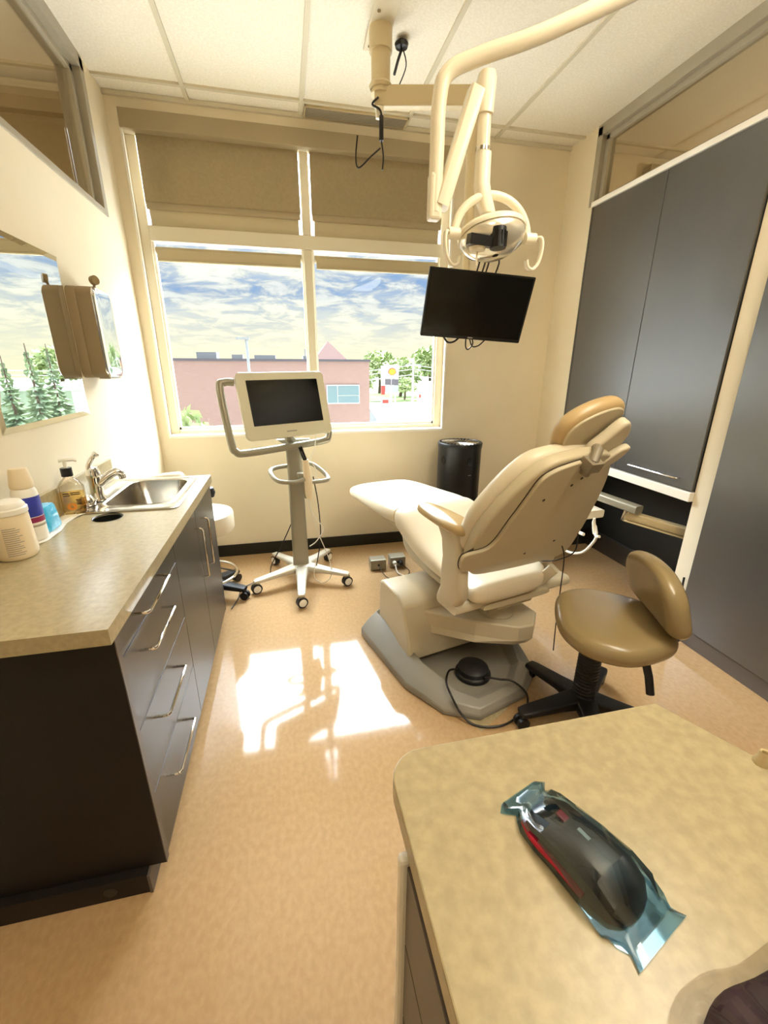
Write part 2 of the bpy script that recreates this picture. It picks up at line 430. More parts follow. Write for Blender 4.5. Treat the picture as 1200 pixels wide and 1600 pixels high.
# blinds: each pane has an upper blind (pulled over the top light) and a lower one rolled up
def blind(name, x0, x1, ztop, zbot, y, lab, roll=False):
    t = thing(name, lab, 'blind', ((x0 + x1) / 2, y, zbot), 'roller blinds in the window')
    f = B(); box(f, x0, x1, y, y + .003, zbot + .03, ztop); link('blind_fabric', f, 'shade_fabric', t, smooth=0)
    f = B(); loft(f, [[Vector((x, y + .0015 + .010 * math.cos(a) * 1.0, zbot + .018 + .022 * math.sin(a))) for a in [2 * PI * k / 14 for k in range(14)]] for x in (x0 + .004, x1 - .004)])
    link('hem_bar', f, 'valance', t, smooth=50)
    return t
blind('roller_blind', WX0 + .068, .188, 2.9, 2.462, YB + .045, 'taupe roller blind half lowered over the upper left window light')
blind('roller_blind', .264, WX1 - .068, 2.9, 2.462, YB + .045, 'taupe roller blind half lowered over the upper right window light')
for x0, x1, lb in ((WX0 + .084, .172, 'left'), (.280, WX1 - .086, 'right')):
    t = thing('sun_screen', 'olive inner screen fabric below the hem of the upper %s blind' % lb, 'blind', ((x0 + x1) / 2, YB + .07, 2.4), 'inner screens')
    f = B(); rows = []
    for k in range(7):
        z = 2.372 + .10 * k / 6; yy = FY - .035 + .008 * math.sin(k / 6 * PI * 2)
        rows.append((yy, z))
    pr = [Vector((0, y_, z_)) for y_, z_ in rows] + [Vector((0, y_ + .004, z_)) for y_, z_ in reversed(rows)]
    loft(f, [[p + Vector((x, 0, 0)) for p in pr] for x in (x0, x1)]); link('blind_fabric', f, 'shade_light', t, smooth=60)
for x0, x1, lb in ((WX0 + .085, .180, 'left'), (.272, WX1 - .085, 'right')):
    t = thing('rolled_blind', 'rolled up cream blind above the lower %s pane' % lb, 'blind', ((x0 + x1) / 2, YB + .06, 2.18), 'rolled blinds above the clear panes')
    f = B(); cyl(f, (x0, YB + .062, 2.228), (x1, YB + .062, 2.228), .024); link('blind_roll', f, 'shade_light', t)
    f = B(); box(f, x0 + .01, x1 - .01, YB + .034, YB + .037, 2.165, 2.232)
    cyl(f, (x0 + .01, YB + .036, 2.168), (x1 - .01, YB + .036, 2.168), .009, n=12); link('hem_bar', f, 'shade_light', t)
f = B(); box(f, WX0 + .002, WX1 - .002, YB - .02, YB + .08, WZ1 - .10, WZ1 - .002)
tag(link('blind_valance', f, 'valance', smooth=0, bevel=.004), 'long taupe valance box across the top of the window', 'valance')

# air diffuser in the ceiling by the window
t = thing('ceiling_vent', 'narrow grey linear air vent in the ceiling above the window', 'vent', (.57, 3.37, ZC))
f = B()
for a in ((.235, .90, 3.30, 3.308), (.235, .90, 3.425, 3.433), (.235, .243, 3.30, 3.433), (.892, .90, 3.30, 3.433)): box(f, a[0], a[1], a[2], a[3], ZC - .012, ZC + .008)
link('vent_frame', f, 'enamel_beige', t, smooth=0)
f = B()
for k in range(12): box(f, .243, .892, 3.31 + k * .0095, 3.3145 + k * .0095, ZC - .010, ZC + .006)
link('vent_slat', f, 'frame_grey', t, smooth=0)
f = B(); box(f, .243, .892, 3.308, 3.425, ZC + .004, ZC + .010); link('vent_backing', f, 'dark_line', t, smooth=0)

# ------------------------------------------------------------------ left counter run
CX, CZ = -.45, .8875
def bar_handle(nm, p0, p1, out, par):
    p0, p1, out = Vector(p0), Vector(p1), Vector(out); f = B(); d = (p1 - p0).normalized(); r = .012
    pts = [p0, p0 + out * .5] + [p0 + out - out.normalized() * r] + [p0 + out + d * r * .3 - out.normalized() * r * .3, p0 + out + d * r] + [p1 + out - d * r, p1 + out - d * r * .3, p1 + out * .75, p1]
    tube(f, pts, .0046, 8); return link(nm, f, 'chrome', par, label='chrome bar handle')
def base_cab(lab, y0, y1, group=None):
    return thing('base_cabinet', lab, 'cabinet', ((XL + CX) / 2, (y0 + y1) / 2, 0), group)
c1 = base_cab('dark brown four drawer base cabinet at the near end of the sink counter', 1.0, 1.61)
f = B(); box(f, XL + .01, CX + .002, 1.000, 1.022, .075, CZ); box(f, XL + .01, CX - .045, .975, 1.61, 0, .075); link('end_panel', f, 'laminate_shaded_side', c1, smooth=0, bevel=.001)
f = B(); box(f, CX + .002, CX + .0045, 1.000, 1.022, .075, CZ); link('edge_band', f, 'laminate_edge', c1, smooth=0, label='lighter edge band')
f = B(); box(f, XL + .01, CX - .02, 1.022, 1.609, .07, CZ); link('cabinet_body', f, 'laminate_dark', c1, smooth=0)
f = B(); box(f, CX - .046, CX - .038, .972, 1.61, .0, .074); link('toe_kick', f, 'laminate_edge', c1, smooth=0)
f = B(); cyl(f, (-.60, .974, .035), (-.60, .978, .035), .018, n=24); link('cover_cap', f, 'black_rubber', c1, label='black round cap in the plinth')
for z0, z1 in ((.797, CZ - .004), (.558, .793), (.324, .554), (.075, .320)):
    f = B(); box(f, CX - .02, CX, 1.026, 1.607, z0, z1); d = link('drawer_front', f, 'laminate_dark', c1, smooth=0, bevel=.0012)
    zh = z1 - .026 if z1 - z0 < .12 else z1 - .052
    bar_handle('handle', (CX - .001, 1.135, zh), (CX - .001, 1.365, zh), (.045, 0, 0), d)
c2 = base_cab('dark brown two door sink base cabinet at the window end of the counter', 1.61, 2.475)
f = B(); box(f, XL + .01, CX - .02, 1.611, 2.474, .07, .77); box(f, XL + .01, CX - .045, 1.611, 2.47, 0, .07); box(f, XL + .01, CX + 0, 2.458, 2.476, .07, CZ); link('cabinet_body', f, 'laminate_dark', c2, smooth=0)
for y0, y1, hy in ((1.611, 2.018, 1.985), (2.022, 2.456, 2.055)):
    f = B(); box(f, CX - .02, CX, y0, y1, .075, CZ - .004); d = link('door', f, 'laminate_dark', c2, smooth=0, bevel=.0012)
    bar_handle('handle', (CX - .001, hy + (-.01 if hy < 2 else .07), .79), (CX - .001, hy + (-.01 if hy < 2 else .07), .545), (.036, 0, 0), d)
f = B(); box(f, CX - .046, CX - .03, 2.0, 2.47, .0, .07); link('toe_kick', f, 'laminate_edge', c2, smooth=0)
# countertop with sink and bin cut-outs (grid of slabs around the openings)
SX0, SX1, SY0, SY1 = -.80, -.52, 1.93, 2.36   # basin hole
top = thing('countertop', 'beige laminate worktop with backsplash along the left wall', 'countertop', (-.68, 1.7, .89))
f = B(); Z0, Z1 = .888, .93
hole_c, hole_r = (-.72, 1.79), .052
def ring_slab(f, x0, x1, y0, y1, inner):
    # rectangle outer with inner closed loop, same vertex count, made by projecting the loop outward
    cxx = sum(p[0] for p in inner) / len(inner); cyy = sum(p[1] for p in inner) / len(inner); outer = []
    for p in inner:
        dx, dy = p[0] - cxx, p[1] - cyy; k = 1e9
        if dx > 1e-9: k = min(k, (x1 - cxx) / dx)
        if dx < -1e-9: k = min(k, (x0 - cxx) / dx)
        if dy > 1e-9: k = min(k, (y1 - cyy) / dy)
        if dy < -1e-9: k = min(k, (y0 - cyy) / dy)
        outer.append((cxx + dx * k, cyy + dy * k))
    # snap nearest to corners
    for cxn in ((x0, y0), (x0, y1), (x1, y0), (x1, y1)):
        i = min(range(len(outer)), key=lambda i: (outer[i][0] - cxn[0]) ** 2 + (outer[i][1] - cxn[1]) ** 2); outer[i] = cxn
    n = len(inner)
    V = {}
    for nm, loop in (('i', inner), ('o', outer)):
        for z in (Z0, Z1): V[nm, z] = [f.verts.new((p[0], p[1], z)) for p in loop]
    for i in range(n):
        j = (i + 1) % n
        f.faces.new((V['i', Z1][i], V['i', Z1][j], V['o', Z1][j], V['o', Z1][i]))
        f.faces.new((V['i', Z0][j], V['i', Z0][i], V['o', Z0][i], V['o', Z0][j]))
        f.faces.new((V['i', Z0][i], V['i', Z0][j], V['i', Z1][j], V['i', Z1][i]))
        f.faces.new((V['o', Z0][j], V['o', Z0][i], V['o', Z1][i], V['o', Z1][j]))
CXF = -.432
box(f, XL, CXF, .95, 1.70, Z0, Z1)
circ = [(hole_c[0] + hole_r * math.cos(2 * PI * k / 40), hole_c[1] + hole_r * math.sin(2 * PI * k / 40)) for k in range(40)]
ring_slab(f, XL, CXF, 1.70, 1.88, circ)
rr = [(p[0] + (SX0 + SX1) / 2, p[1] + (SY0 + SY1) / 2) for p in rrect(SX1 - SX0, SY1 - SY0, .06, 8)]
ring_slab(f, XL, CXF, 1.88, 2.45, rr)
link('worktop', f, 'laminate_top', top, smooth=0)
f = B(); box(f, XL, XL + .018, .95, 2.45, Z1, 1.04); link('backsplash', f, 'laminate_top', top, smooth=0, bevel=.002)
f = B(); cyl(f, (hole_c[0], hole_c[1], .925), (hole_c[0], hole_c[1], .78), hole_r - .0005, n=40)
f.faces.ensure_lookup_table()
for fc in [q for q in f.faces if len(q.verts) == 40 and q.calc_center_median().z > .9]: f.faces.remove(fc)
lathe(f, [(hole_r - .0005, 0), (hole_r + .003, .0015), (hole_r + .001, .002), (hole_r - .002, .0)], (hole_c[0], hole_c[1], .9295), 40, cap=False)
link('waste_grommet', f, 'black_rubber', top, label='black lined round waste hole')
# sink
sk = thing('sink', 'small stainless steel basin set in the counter near the window', 'sink', (-.66, 2.145, .93))
def rr3(w_, h_, r_, z, c=(-.66, 2.145)): return [Vector((p[0] + c[0], p[1] + c[1], z)) for p in rrect(w_, h_, r_, 8)]
f = B()
oc = (-.675, 2.12)
loft(f, [rr3(.40, .545, .04, .9305, oc), rr3(.40, .545, .04, .934, oc), rr3(.385, .53, .04, .937, oc), rr3(.375, .52, .04, .934, oc), rr3(.30, .45, .06, .9345), rr3(.285, .435, .06, .938), rr3(.27, .42, .06, .934), rr3(.262, .41, .06, .90), rr3(.24, .38, .07, .80), rr3(.19, .33, .06, .787), rr3(.05, .06, .02, .785)], cap=False)
f.verts.ensure_lookup_table()
link('basin', f, 'steel', sk)
f = B(); lathe(f, [(.0, .0), (.028, .0), (.03, .003), (.018, .005), (.0, .006)], (-.66, 2.145, .784), 24, cap=False); link('drain', f, 'chrome', sk)
# faucet
fc = thing('faucet', 'chrome single lever faucet with a stubby spout beside the sink', 'faucet', (-.845, 2.04, .937))
f = B(); lathe(f, [(.034, 0), (.034, .008), (.026, .02), (.024, .085), (.027, .10), (.0275, .125), (.02, .145), (.0, .15)], (-.84, 2.04, .937), 28); link('body', f, 'chrome', fc)
f = B(); pts = spline([(-.84, 2.04, 1.0), (-.815, 2.05, 1.02), (-.78, 2.07, 1.045), (-.757, 2.082, 1.05), (-.747, 2.088, 1.036)], 6)
tube(f, pts, .014, 14, rfn=lambda t: .021 - .005 * t); link('spout', f, 'chrome', fc)
f = B(); cyl(f, (-.747, 2.088, 1.036), (-.744, 2.09, 1.018), .015, n=18); link('aerator', f, 'chrome', fc)
f = B(); tube(f, spline([(-.845, 2.035, 1.07), (-.848, 2.03, 1.09), (-.835, 2.045, 1.12), (-.815, 2.055, 1.142)], 5), .008, 10, rfn=lambda t: .012 - .003 * t + (.005 if t > .85 else 0)); link('lever', f, 'chrome', fc)
f = B(); lathe(f, [(.0, .0), (.03, .0), (.032, .01), (.026, .03), (.018, .042), (0, .046)], (-.855, 1.965, .937), 20); tag(link('chrome_knob', f, 'chrome'), 'squat faceted chrome knob in front of the faucet', 'knob')

# soap bottle
sb = thing('soap_bottle', 'clear pump bottle of amber hand soap with black collar', 'soap', (-.872, 1.88, .93))
def rrz(w_, h_, r_, z, c, a=.5):
    out = []
    for p in rrect(w_, h_, r_, 5):
        x, y = p[0] * math.cos(a) - p[1] * math.sin(a), p[0] * math.sin(a) + p[1] * math.cos(a); out.append(Vector((c[0] + x, c[1] + y, z)))
    return out
sc_, sa = (-.866, 1.88), .30
f = B(); loft(f, [rrz(.078, .05, .018, .931, sc_, sa), rrz(.088, .056, .02, .94, sc_, sa), rrz(.09, .058, .02, 1.04, sc_, sa), rrz(.06, .045, .018, 1.065, sc_, sa), rrz(.034, .034, .016, 1.078, sc_, sa), rrz(.03, .03, .0149, 1.085, sc_, sa)]); link('bottle', f, 'bottle_clear', sb)
f = B(); loft(f, [rrz(.076, .046, .016, .934, sc_, sa), rrz(.084, .05, .018, .942, sc_, sa), rrz(.085, .052, .018, 1.018, sc_, sa)]); link('soap', f, 'amber_liquid', sb, label='amber liquid soap')
def onface(dx, dz, off=.031):   # front label plane of the bottle
    n = Vector((math.sin(sa), -math.cos(sa), 0)); tx = Vector((math.cos(sa), math.sin(sa), 0))
    return Vector((sc_[0], sc_[1], .93)) + tx * dx + n * off + Vector((0, 0, dz))
f = B(); 
for x0, x1, z0, z1 in ((-.03, .034, .018, .10),):
    V = [onface(x0, z0), onface(x1, z0), onface(x1, z1), onface(x0, z1)]; W_ = [onface(x0, z0, .0300), onface(x1, z0, .0300), onface(x1, z1, .0300), onface(x0, z1, .0300)]; loft(f, [W_, V])
lb_ = link('label', f, 'clear_label', sb, smooth=0)
f = B()
for k in range(10):
    a = 2 * PI * k / 10; c_ = Vector((-.004 + .011 * math.cos(a), .036 + .011 * math.sin(a)))
    loft(f, [[onface(c_.x + .007 * math.cos(b + a) , c_.y + .004 * math.sin(b + a), o_) for b in [2 * PI * j / 10 for j in range(10)]] for o_ in (.0311, .0315)])
link('flower_print', f, 'orange_print', lb_, smooth=0, label='orange flower print')
f = B()
for (x0, x1, z0) in ((-.026, -.006, .088), (-.002, .03, .090), (.0, .03, .083), (-.026, -.004, .08), (.012, .03, .06), (.014, .03, .054), (.012, .03, .048), (.014, .03, .042)):
    loft(f, [[onface(x0, z0, o_), onface(x1, z0, o_), onface(x1, z0 + .0035, o_), onface(x0, z0 + .0035, o_)] for o_ in (.0311, .0315)])
link('label_text', f, 'dark_line', lb_, smooth=0)
f = B(); cyl(f, (*sc_, 1.085), (*sc_, 1.118), .020, n=24); link('collar', f, 'black_plastic', sb, label='black ribbed collar')
f = B(); cyl(f, (*sc_, 1.118), (*sc_, 1.145), .006, .0075, n=12); tube(f, [(-.884, 1.875, 1.146), (-.866, 1.88, 1.149), (-.839, 1.888, 1.148), (-.826, 1.892, 1.143)], .0065, 8); link('pump', f, 'white_plastic', sb)

# white paper tray, blue brush holder, aerosol and tubs
pc = thing('paper_card', 'white die-cut paper card lying under the blue tub with a hang hole', 'card', (-.87, 1.70, .931))
f = B(); ol = [(-.90, 1.52), (-.84, 1.54), (-.825, 1.62), (-.835, 1.70), (-.845, 1.78), (-.83, 1.835), (-.815, 1.86), (-.82, 1.885), (-.845, 1.88), (-.86, 1.845), (-.895, 1.83), (-.905, 1.7), (-.908, 1.6)]
prism(f, sm2(ol, 4), lambda a, b, c: Vector((a, b, .9305 + c + .004 * math.sin(b * 30) ** 2)), .0016); link('card', f, 'white_plastic', pc, smooth=0)
f = B(); cyl(f, (-.83, 1.862, .9365), (-.83, 1.862, .9375), .006, n=12); link('hang_hole', f, 'dark_line', pc, label='dark slot')
f = B(); c_ = (-.878, 1.68)
loft(f, [rrz(.058, .088, .012, .9375, c_, 0), rrz(.064, .094, .014, .945, c_, 0), rrz(.054, .080, .014, 1.018, c_, 0), rrz(.048, .072, .014, 1.027, c_, 0), rrz(.03, .05, .014, 1.030, c_, 0)])
tag(link('blue_tub', f, 'blue_gel'), 'translucent bright blue upside down plastic tub on the white card', 'tub')
# aerosol / spray can (tall, behind the big tub)
can = thing('spray_bottle', 'tall white bottle with blue and magenta label behind the wipes tub', 'bottle', (-.893, 1.585, .935))
cc = (-.872, 1.59)
f = B(); lathe(f, [(.036, 0), (.0375, .005), (.0375, .15), (.035, .168), (.03, .178)], (*cc, .937), 32); link('bottle', f, 'white_plastic', can)
f = B(); lathe(f, [(.031, .179), (.033, .182), (.033, .195), (.027, .235), (.024, .245), (.0, .247)], (*cc, .937), 32); link('cap', f, 'warm_white_plastic', can)
def arc_band(c, r, a0, a1, z0, z1, n=14):
    g = B(); 
    for k in range(n):
        b0, b1 = a0 + (a1 - a0) * k / n, a0 + (a1 - a0) * (k + 1) / n
        P = [Vector((c[0] + rr_ * math.cos(b), c[1] + rr_ * math.sin(b), z)) for rr_ in (r, r + .0005) for b, z in ((b0, z0), (b1, z0), (b1, z1), (b0, z1))]
        vs = [g.verts.new(p) for p in P]
        for q in ((0, 1, 2, 3), (7, 6, 5, 4), (0, 4, 5, 1), (1, 5, 6, 2), (2, 6, 7, 3), (3, 7, 4, 0)): g.faces.new([vs[i] for i in q])
    return g
link('blue_label', arc_band(cc, .0377, -1.5, .45, 1.02, 1.088), 'blue_print', can, label='blue label')
link('red_label', arc_band(cc, .0377, -1.5, .45, 1.0, 1.018), 'red_print', can, label='magenta label band')
g = arc_band(cc, .0377, -1.2, .3, .985, .992); link('grey_label', g, 'grey_print', can)
# big wipes tub
tb = thing('wipes_tub', 'large white ribbed tub of wipes at the left edge of the counter', 'tub', (-.865, 1.455, .93))
cc = (-.855, 1.45)
f = B(); lathe(f, [(.048, 0), (.053, .006), (.0545, .02), (.051, .135), (.050, .142)], (*cc, .931), 40); link('tub_body', f, 'warm_white_plastic', tb)
f = B(); lathe(f, [(.053, .143), (.0535, .146), (.0535, .158), (.049, .162), (.049, .166), (.042, .178), (.03, .18), (.0, .18)], (*cc, .931), 40); link('tub_lid', f, 'white_plastic', tb)
g = B(); 
for k, zz in enumerate([.95 + .0065 * j for j in range(14)]):
    q = arc_band(cc, .0556 - (zz - .95) * .034, -1.5, -.75 + .12 * math.sin(k * 2.3), zz, zz + .0022, 6)
    me_ = bpy.data.meshes.new('tmp'); q.to_mesh(me_); q.free(); g.from_mesh(me_); bpy.data.meshes.remove(me_)
link('label_text', g, 'grey_print', tb, smooth=0)

# ------------------------------------------------------------------ mirror, dispenser, hook
mi = thing('wall_mirror', 'large frameless wall mirror above the counter showing spruces', 'mirror', (XL, 2.02, 1.6))
f = B(); y0, y1, z0, z1 = 1.665, 2.362, 1.278, 1.945; bv = .022
V = [[Vector((XL + a, y, z)) for y, z in ((y0 + b, z0 + b), (y1 - b, z0 + b), (y1 - b, z1 - b), (y0 + b, z1 - b))] for a, b in ((.0, 0), (.003, 0), (.008, bv))]
loft(f, V); link('mirror_glass', f, 'mirror', mi, smooth=0)
dp = thing('towel_dispenser', 'beige sided chrome fronted dispenser on the wall beside the mirror', 'dispenser', (XL, 2.48, 1.64))
f = B(); 
def dring(x, y0, y1, z0, z1, r): return [Vector((x, p[0] + (y0 + y1) / 2, p[1] + (z0 + z1) / 2)) for p in rrect(y1 - y0, z1 - z0, r, 6)]
DY0, DY1, DZ0, DZ1 = 2.372, 2.60, 1.445, 1.842
loft(f, [dring(XL + .001, DY0, DY1, DZ0, DZ1, .035), dring(XL + .035, DY0, DY1, DZ0, DZ1, .035), dring(XL + .04, DY0 + .003, DY1 - .003, DZ0 + .003, DZ1 - .003, .033), dring(XL + .045, DY0, DY1, DZ0, DZ1, .035), dring(XL + .104, DY0, DY1, DZ0, DZ1, .04)])
link('dispenser_body', f, 'dispenser_side', dp)
f = B(); rings = []
for (x, ins, r) in ((.1045, 0, .04), (.110, .004, .04), (.115, .016, .036), (.117, .04, .03)): rings.append(dring(XL + x, DY0 + ins, DY1 - ins, DZ0 + ins, DZ1 - ins, r))
loft(f, rings); link('front_cover', f, 'mirror_edge', dp, label='mirror bright front cover')
f = B(); box(f, XL + .06, XL + .108, DY0 + .03, DY1 - .05, DZ0 - .006, DZ0); link('outlet', f, 'frame_grey', dp)
f = B(); cyl(f, (XL + .10, 2.44, 1.87), (XL + .115, 2.43, 1.872), .020, n=24); cyl(f, (XL + .1, 2.44, 1.835), (XL + .104, 2.44, 1.86), .006, n=8)
link('lock_key', f, 'tan_vinyl', dp, label='tan round key on top')

# ------------------------------------------------------------------ right wall cabinets
ca = thing('wall_cabinet', 'tall dark charcoal laminate cabinet hung above the dark recess', 'cabinet', (XR, 2.45, .845))
f = B(); box(f, XR + .002, XR + .41, 1.838, 3.07, .845, 2.545); link('cabinet_body', f, 'dark_recess', ca, smooth=0)
f = B(); box(f, XR - .018, XR + .03, 3.052, 3.073, .845, 2.545); link('edge_panel', f, 'laminate_dark', ca, smooth=0, bevel=.001)
for y0, y1 in ((2.435, 3.05), (1.842, 2.431)):
    f = B(); box(f, XR - .018, XR + .002, y0, y1, .848, 2.543); d = link('door', f, 'laminate_door', ca, smooth=0, bevel=.0012)
    if y0 < 2: bar_handle('handle', (XR - .018, 1.93, .905), (XR - .018, 2.30, .905), (-.028, 0, 0), d)
f = B(); box(f, XR - .03, XR + .40, 1.836, 3.07, .79, .843); tag(link('cabinet_rail', f, 'frame_white', smooth=0, bevel=.003), 'pale horizontal rail under the dark wall cabinet doors', 'rail')
# lining of the recess
f = B(); box(f, XR + .385, XR + .415, 1.84, 3.07, 0, .79); box(f, XR, XR + .39, 3.05, 3.07, 0, .79); box(f, XR + .02, XR + .385, 1.838, 1.852, 0, .79)
tag(link('recess_lining', f, 'dark_recess', smooth=0), 'black lined open recess beneath the hung cabinet', 'recess')
f = B(); box(f, XR + .36, XR + .384, 1.853, 3.048, 0, .155); tag(link('recess_plinth', f, 'laminate_dark', smooth=0, bevel=.002), 'dark plinth along the bottom of the recess', 'plinth')
# big near cabinet, right edge of the picture
cb = thing('tall_cabinet', 'large dark charcoal cabinet side standing right of the cream pier', 'cabinet', (XR, 1.0, 0))
f = B(); box(f, XR - .045, XR + .41, YN + .3, 1.695, .0, .10); link('toe_kick', f, 'laminate_edge', cb, smooth=0, bevel=.002)
f = B(); box(f, XR - .06, XR + .41, YN + .3, 1.698, .10, 2.54); link('cabinet_body', f, 'laminate_door', cb, smooth=0, bevel=.002)

# ------------------------------------------------------------------ delivery unit in the recess
du = thing('delivery_unit', 'dental instrument delivery arm and hand piece tray folded in the dark recess', 'dental unit', (2.3, 2.3, .4))
def bar(f, p0, p1, w_, h_, roll=0):
    p0, p1 = Vector(p0), Vector(p1); d = (p1 - p0).normalized(); s = d.cross(Vector((0, 0, 1))).normalized(); u = s.cross(d)
    q = rrect(w_, h_, min(w_, h_) * .2, 3)
    loft(f, [[p + s * a + u * b for a, b in q] for p in (p0, p1)])
f = B(); bar(f, (2.02, 2.46, .675), (2.10, 2.10, .66), .07, .05); link('upper_arm', f, 'silver_paint', du)
f = B(); bar(f, (2.10, 2.20, .60), (2.40, 1.86, .54), .06, .055); bar(f, (2.10, 2.20, .565), (2.40, 1.86, .505), .075, .008); link('lower_arm', f, 'enamel_beige', du)
f = B(); cyl(f, (2.10, 2.20, .56), (2.10, 2.18, .66), .022, n=16); link('arm_pivot', f, 'chrome', du)
f = B(); bar(f, (1.93, 2.74, .575), (1.97, 2.32, .565), .16, .055); link('instrument_tray', f, 'enamel', du)
f = B(); bar(f, (1.94, 2.64, .615), (1.96, 2.46, .61), .10, .012); link('tray_mat', f, 'white_plastic', du)
f = B(); bar(f, (1.91, 2.72, .505), (1.94, 2.34, .495), .13, .07); link('tray_housing', f, 'black_plastic', du)
for k in range(4):
    f = B(); y = 2.38 + .05 * k; cyl(f, (1.885, y, .55), (1.868, y, .543), .010, n=12); link('knob', f, 'dark_line', du)
f = B(); tube(f, [(1.86, 2.74, .445), (1.86, 2.45, .44), (1.87, 2.27, .45)], .012, 8); link('hose_rail', f, 'enamel', du)
f = B(); tube(f, spline([(1.88, 2.190, 0.540), (1.875, 2.160, 0.480), (1.87, 2.180, 0.420), (1.865, 2.250, 0.330), (1.86, 2.360, 0.280), (1.86, 2.480, 0.280), (1.86, 2.550, 0.350), (1.86, 2.570, 0.430)], 8), .009, 8)
tube(f, spline([(1.85, 2.450, 0.440), (1.85, 2.440, 0.350), (1.85, 2.480, 0.250), (1.85, 2.530, 0.260), (1.85, 2.560, 0.390), (1.85, 2.560, 0.450)], 8), .008, 8); link('hose', f, 'cable_white', du, label='looping white hoses')
f = B(); tube(f, [(1.88, 2.180, 0.490), (1.872, 2.200, 0.560), (1.868, 2.195, 0.590)], .014, 10, rfn=lambda t: .016 - .009 * t); tube(f, [(1.878, 2.190, 0.500), (1.87, 2.150, 0.480), (1.872, 2.130, 0.490)], .010, 8); link('hand_piece', f, 'enamel', du)

# ------------------------------------------------------------------ dental chair
CO = Vector((.995, 1.648, 0)); CA = .224
CWv = Vector((math.cos(CA), math.sin(CA), 0)); CU = Vector((-math.sin(CA), math.cos(CA), 0))
def C(u, w_, z): return CO + CU * u + CWv * w_ + Vector((0, 0, z))
dc = thing('dental_chair', 'beige reclined dental chair with raised leg rest in the middle of the room', 'dental chair', (C(.13, 0, 0).x, C(.13, 0, 0).y, 0))
# leg rest + seat: section rings along u (half width, top z, bottom z)
def srings(secs, n=28, e=3.2):
    out = []
    for u, hw, zt, zb, wc in secs:
        zc_, hh = (zt + zb) / 2, (zt - zb) / 2; ring = []
        for k in range(n):
            a = 2 * PI * k / n; ca, sa_ = math.cos(a), math.sin(a)
            ring.append(C(u, wc + hw * math.copysign(abs(ca) ** (2 / e), ca), zc_ + hh * math.copysign(abs(sa_) ** (2 / e), sa_)))
        out.append(ring)
    return out
def ssmooth(secs, n=5):
    return [(p[0], p[1], p[2], q[0], q[1]) for p, q in zip(spline([(a, b, c) for a, b, c, d, e in secs], n), spline([(d, e, 0) for a, b, c, d, e in secs], n))]
f = B()
loft(f, srings(ssmooth([(1.50, .20, .635, .595, 0), (1.49, .24, .655, .575, 0), (1.45, .258, .675, .56, 0), (1.27, .262, .70, .56, 0), (1.0, .27, .72, .57, 0), (.80, .275, .735, .585, 0), (.72, .27, .735, .60, 0)])))
link('leg_rest_cushion', f, 'cream_vinyl', dc, smooth=60)
f = B()
loft(f, srings(ssmooth([(.73, .25, .72, .60, 0), (.70, .272, .745, .575, 0), (.62, .278, .74, .535, 0), (.5, .28, .69, .50, 0), (.35, .28, .63, .48, 0), (.15, .27, .585, .475, 0), (.02, .25, .585, .48, -.02), (-.06, .21, .59, .485, -.06), (-.085, .16, .57, .51, -.06)])))
link('seat_cushion', f, 'cream_vinyl', dc, smooth=60)
f = B()
loft(f, srings(ssmooth([(1.33, .17, .578, .556, 0), (1.0, .20, .58, .545, 0), (.75, .21, .59, .54, 0), (.64, .235, .56, .475, 0), (.5, .24, .51, .440, 0), (.2, .235, .475, .435, 0), (-.06, .2, .475, .445, 0)]), e=5))
link('seat_shell', f, 'cream_shell', dc, smooth=50)
# backrest frame: plane from base to top
bb, bt = C(-.015, 0, .66), C(-.30, 0, 1.19)
BT = (bt - bb).normalized(); BN = CWv.cross(BT).normalized()   # points to the patient side?
if BN.dot(CU) < 0: BN = -BN
BLn = (bt - bb).length
BF = frame3(bb, CWv, BT, BN)
def mirror_outline(pts): return pts + [(-a, b) for a, b in reversed(pts)]
def ccw(pts):
    s = sum(pts[i - 1][0] * pts[i][1] - pts[i][0] * pts[i - 1][1] for i in range(len(pts)))
    return pts if s > 0 else list(reversed(pts))
ol = ccw(sm2([(-.20, .0), (-.30, .04), (-.345, .12), (-.37, .22), (-.372, .33), (-.335, .45), (-.282, .55), (-.21, .61), (-.08, .628), (.03, .622), (.12, .61), (.18, .55), (.22, .44), (.255, .32), (.28, .18), (.27, .06), (.15, .0)], 4))
f = B(); cushion(f, ol, BF, .075, .034, .012); link('backrest_cushion', f, 'cream_vinyl', dc, smooth=60)
BF2 = frame3(bb - BN * .045, CWv, BT, BN)
ol2 = ccw(sm2([(-.20, -.01), (-.30, .03), (-.345, .12), (-.365, .22), (-.362, .33), (-.325, .45), (-.27, .555), (-.20, .62), (-.08, .645), (.03, .645), (.085, .63), (.125, .58), (.175, .48), (.22, .34), (.262, .16), (.27, .02), (.15, -.02)], 4))
f = B(); cushion(f, ol2, lambda a, b, c: BF2(a, b, c), .05, .012); link('back_shell', f, 'cream_shell', dc, smooth=60, label='hard beige back shell')
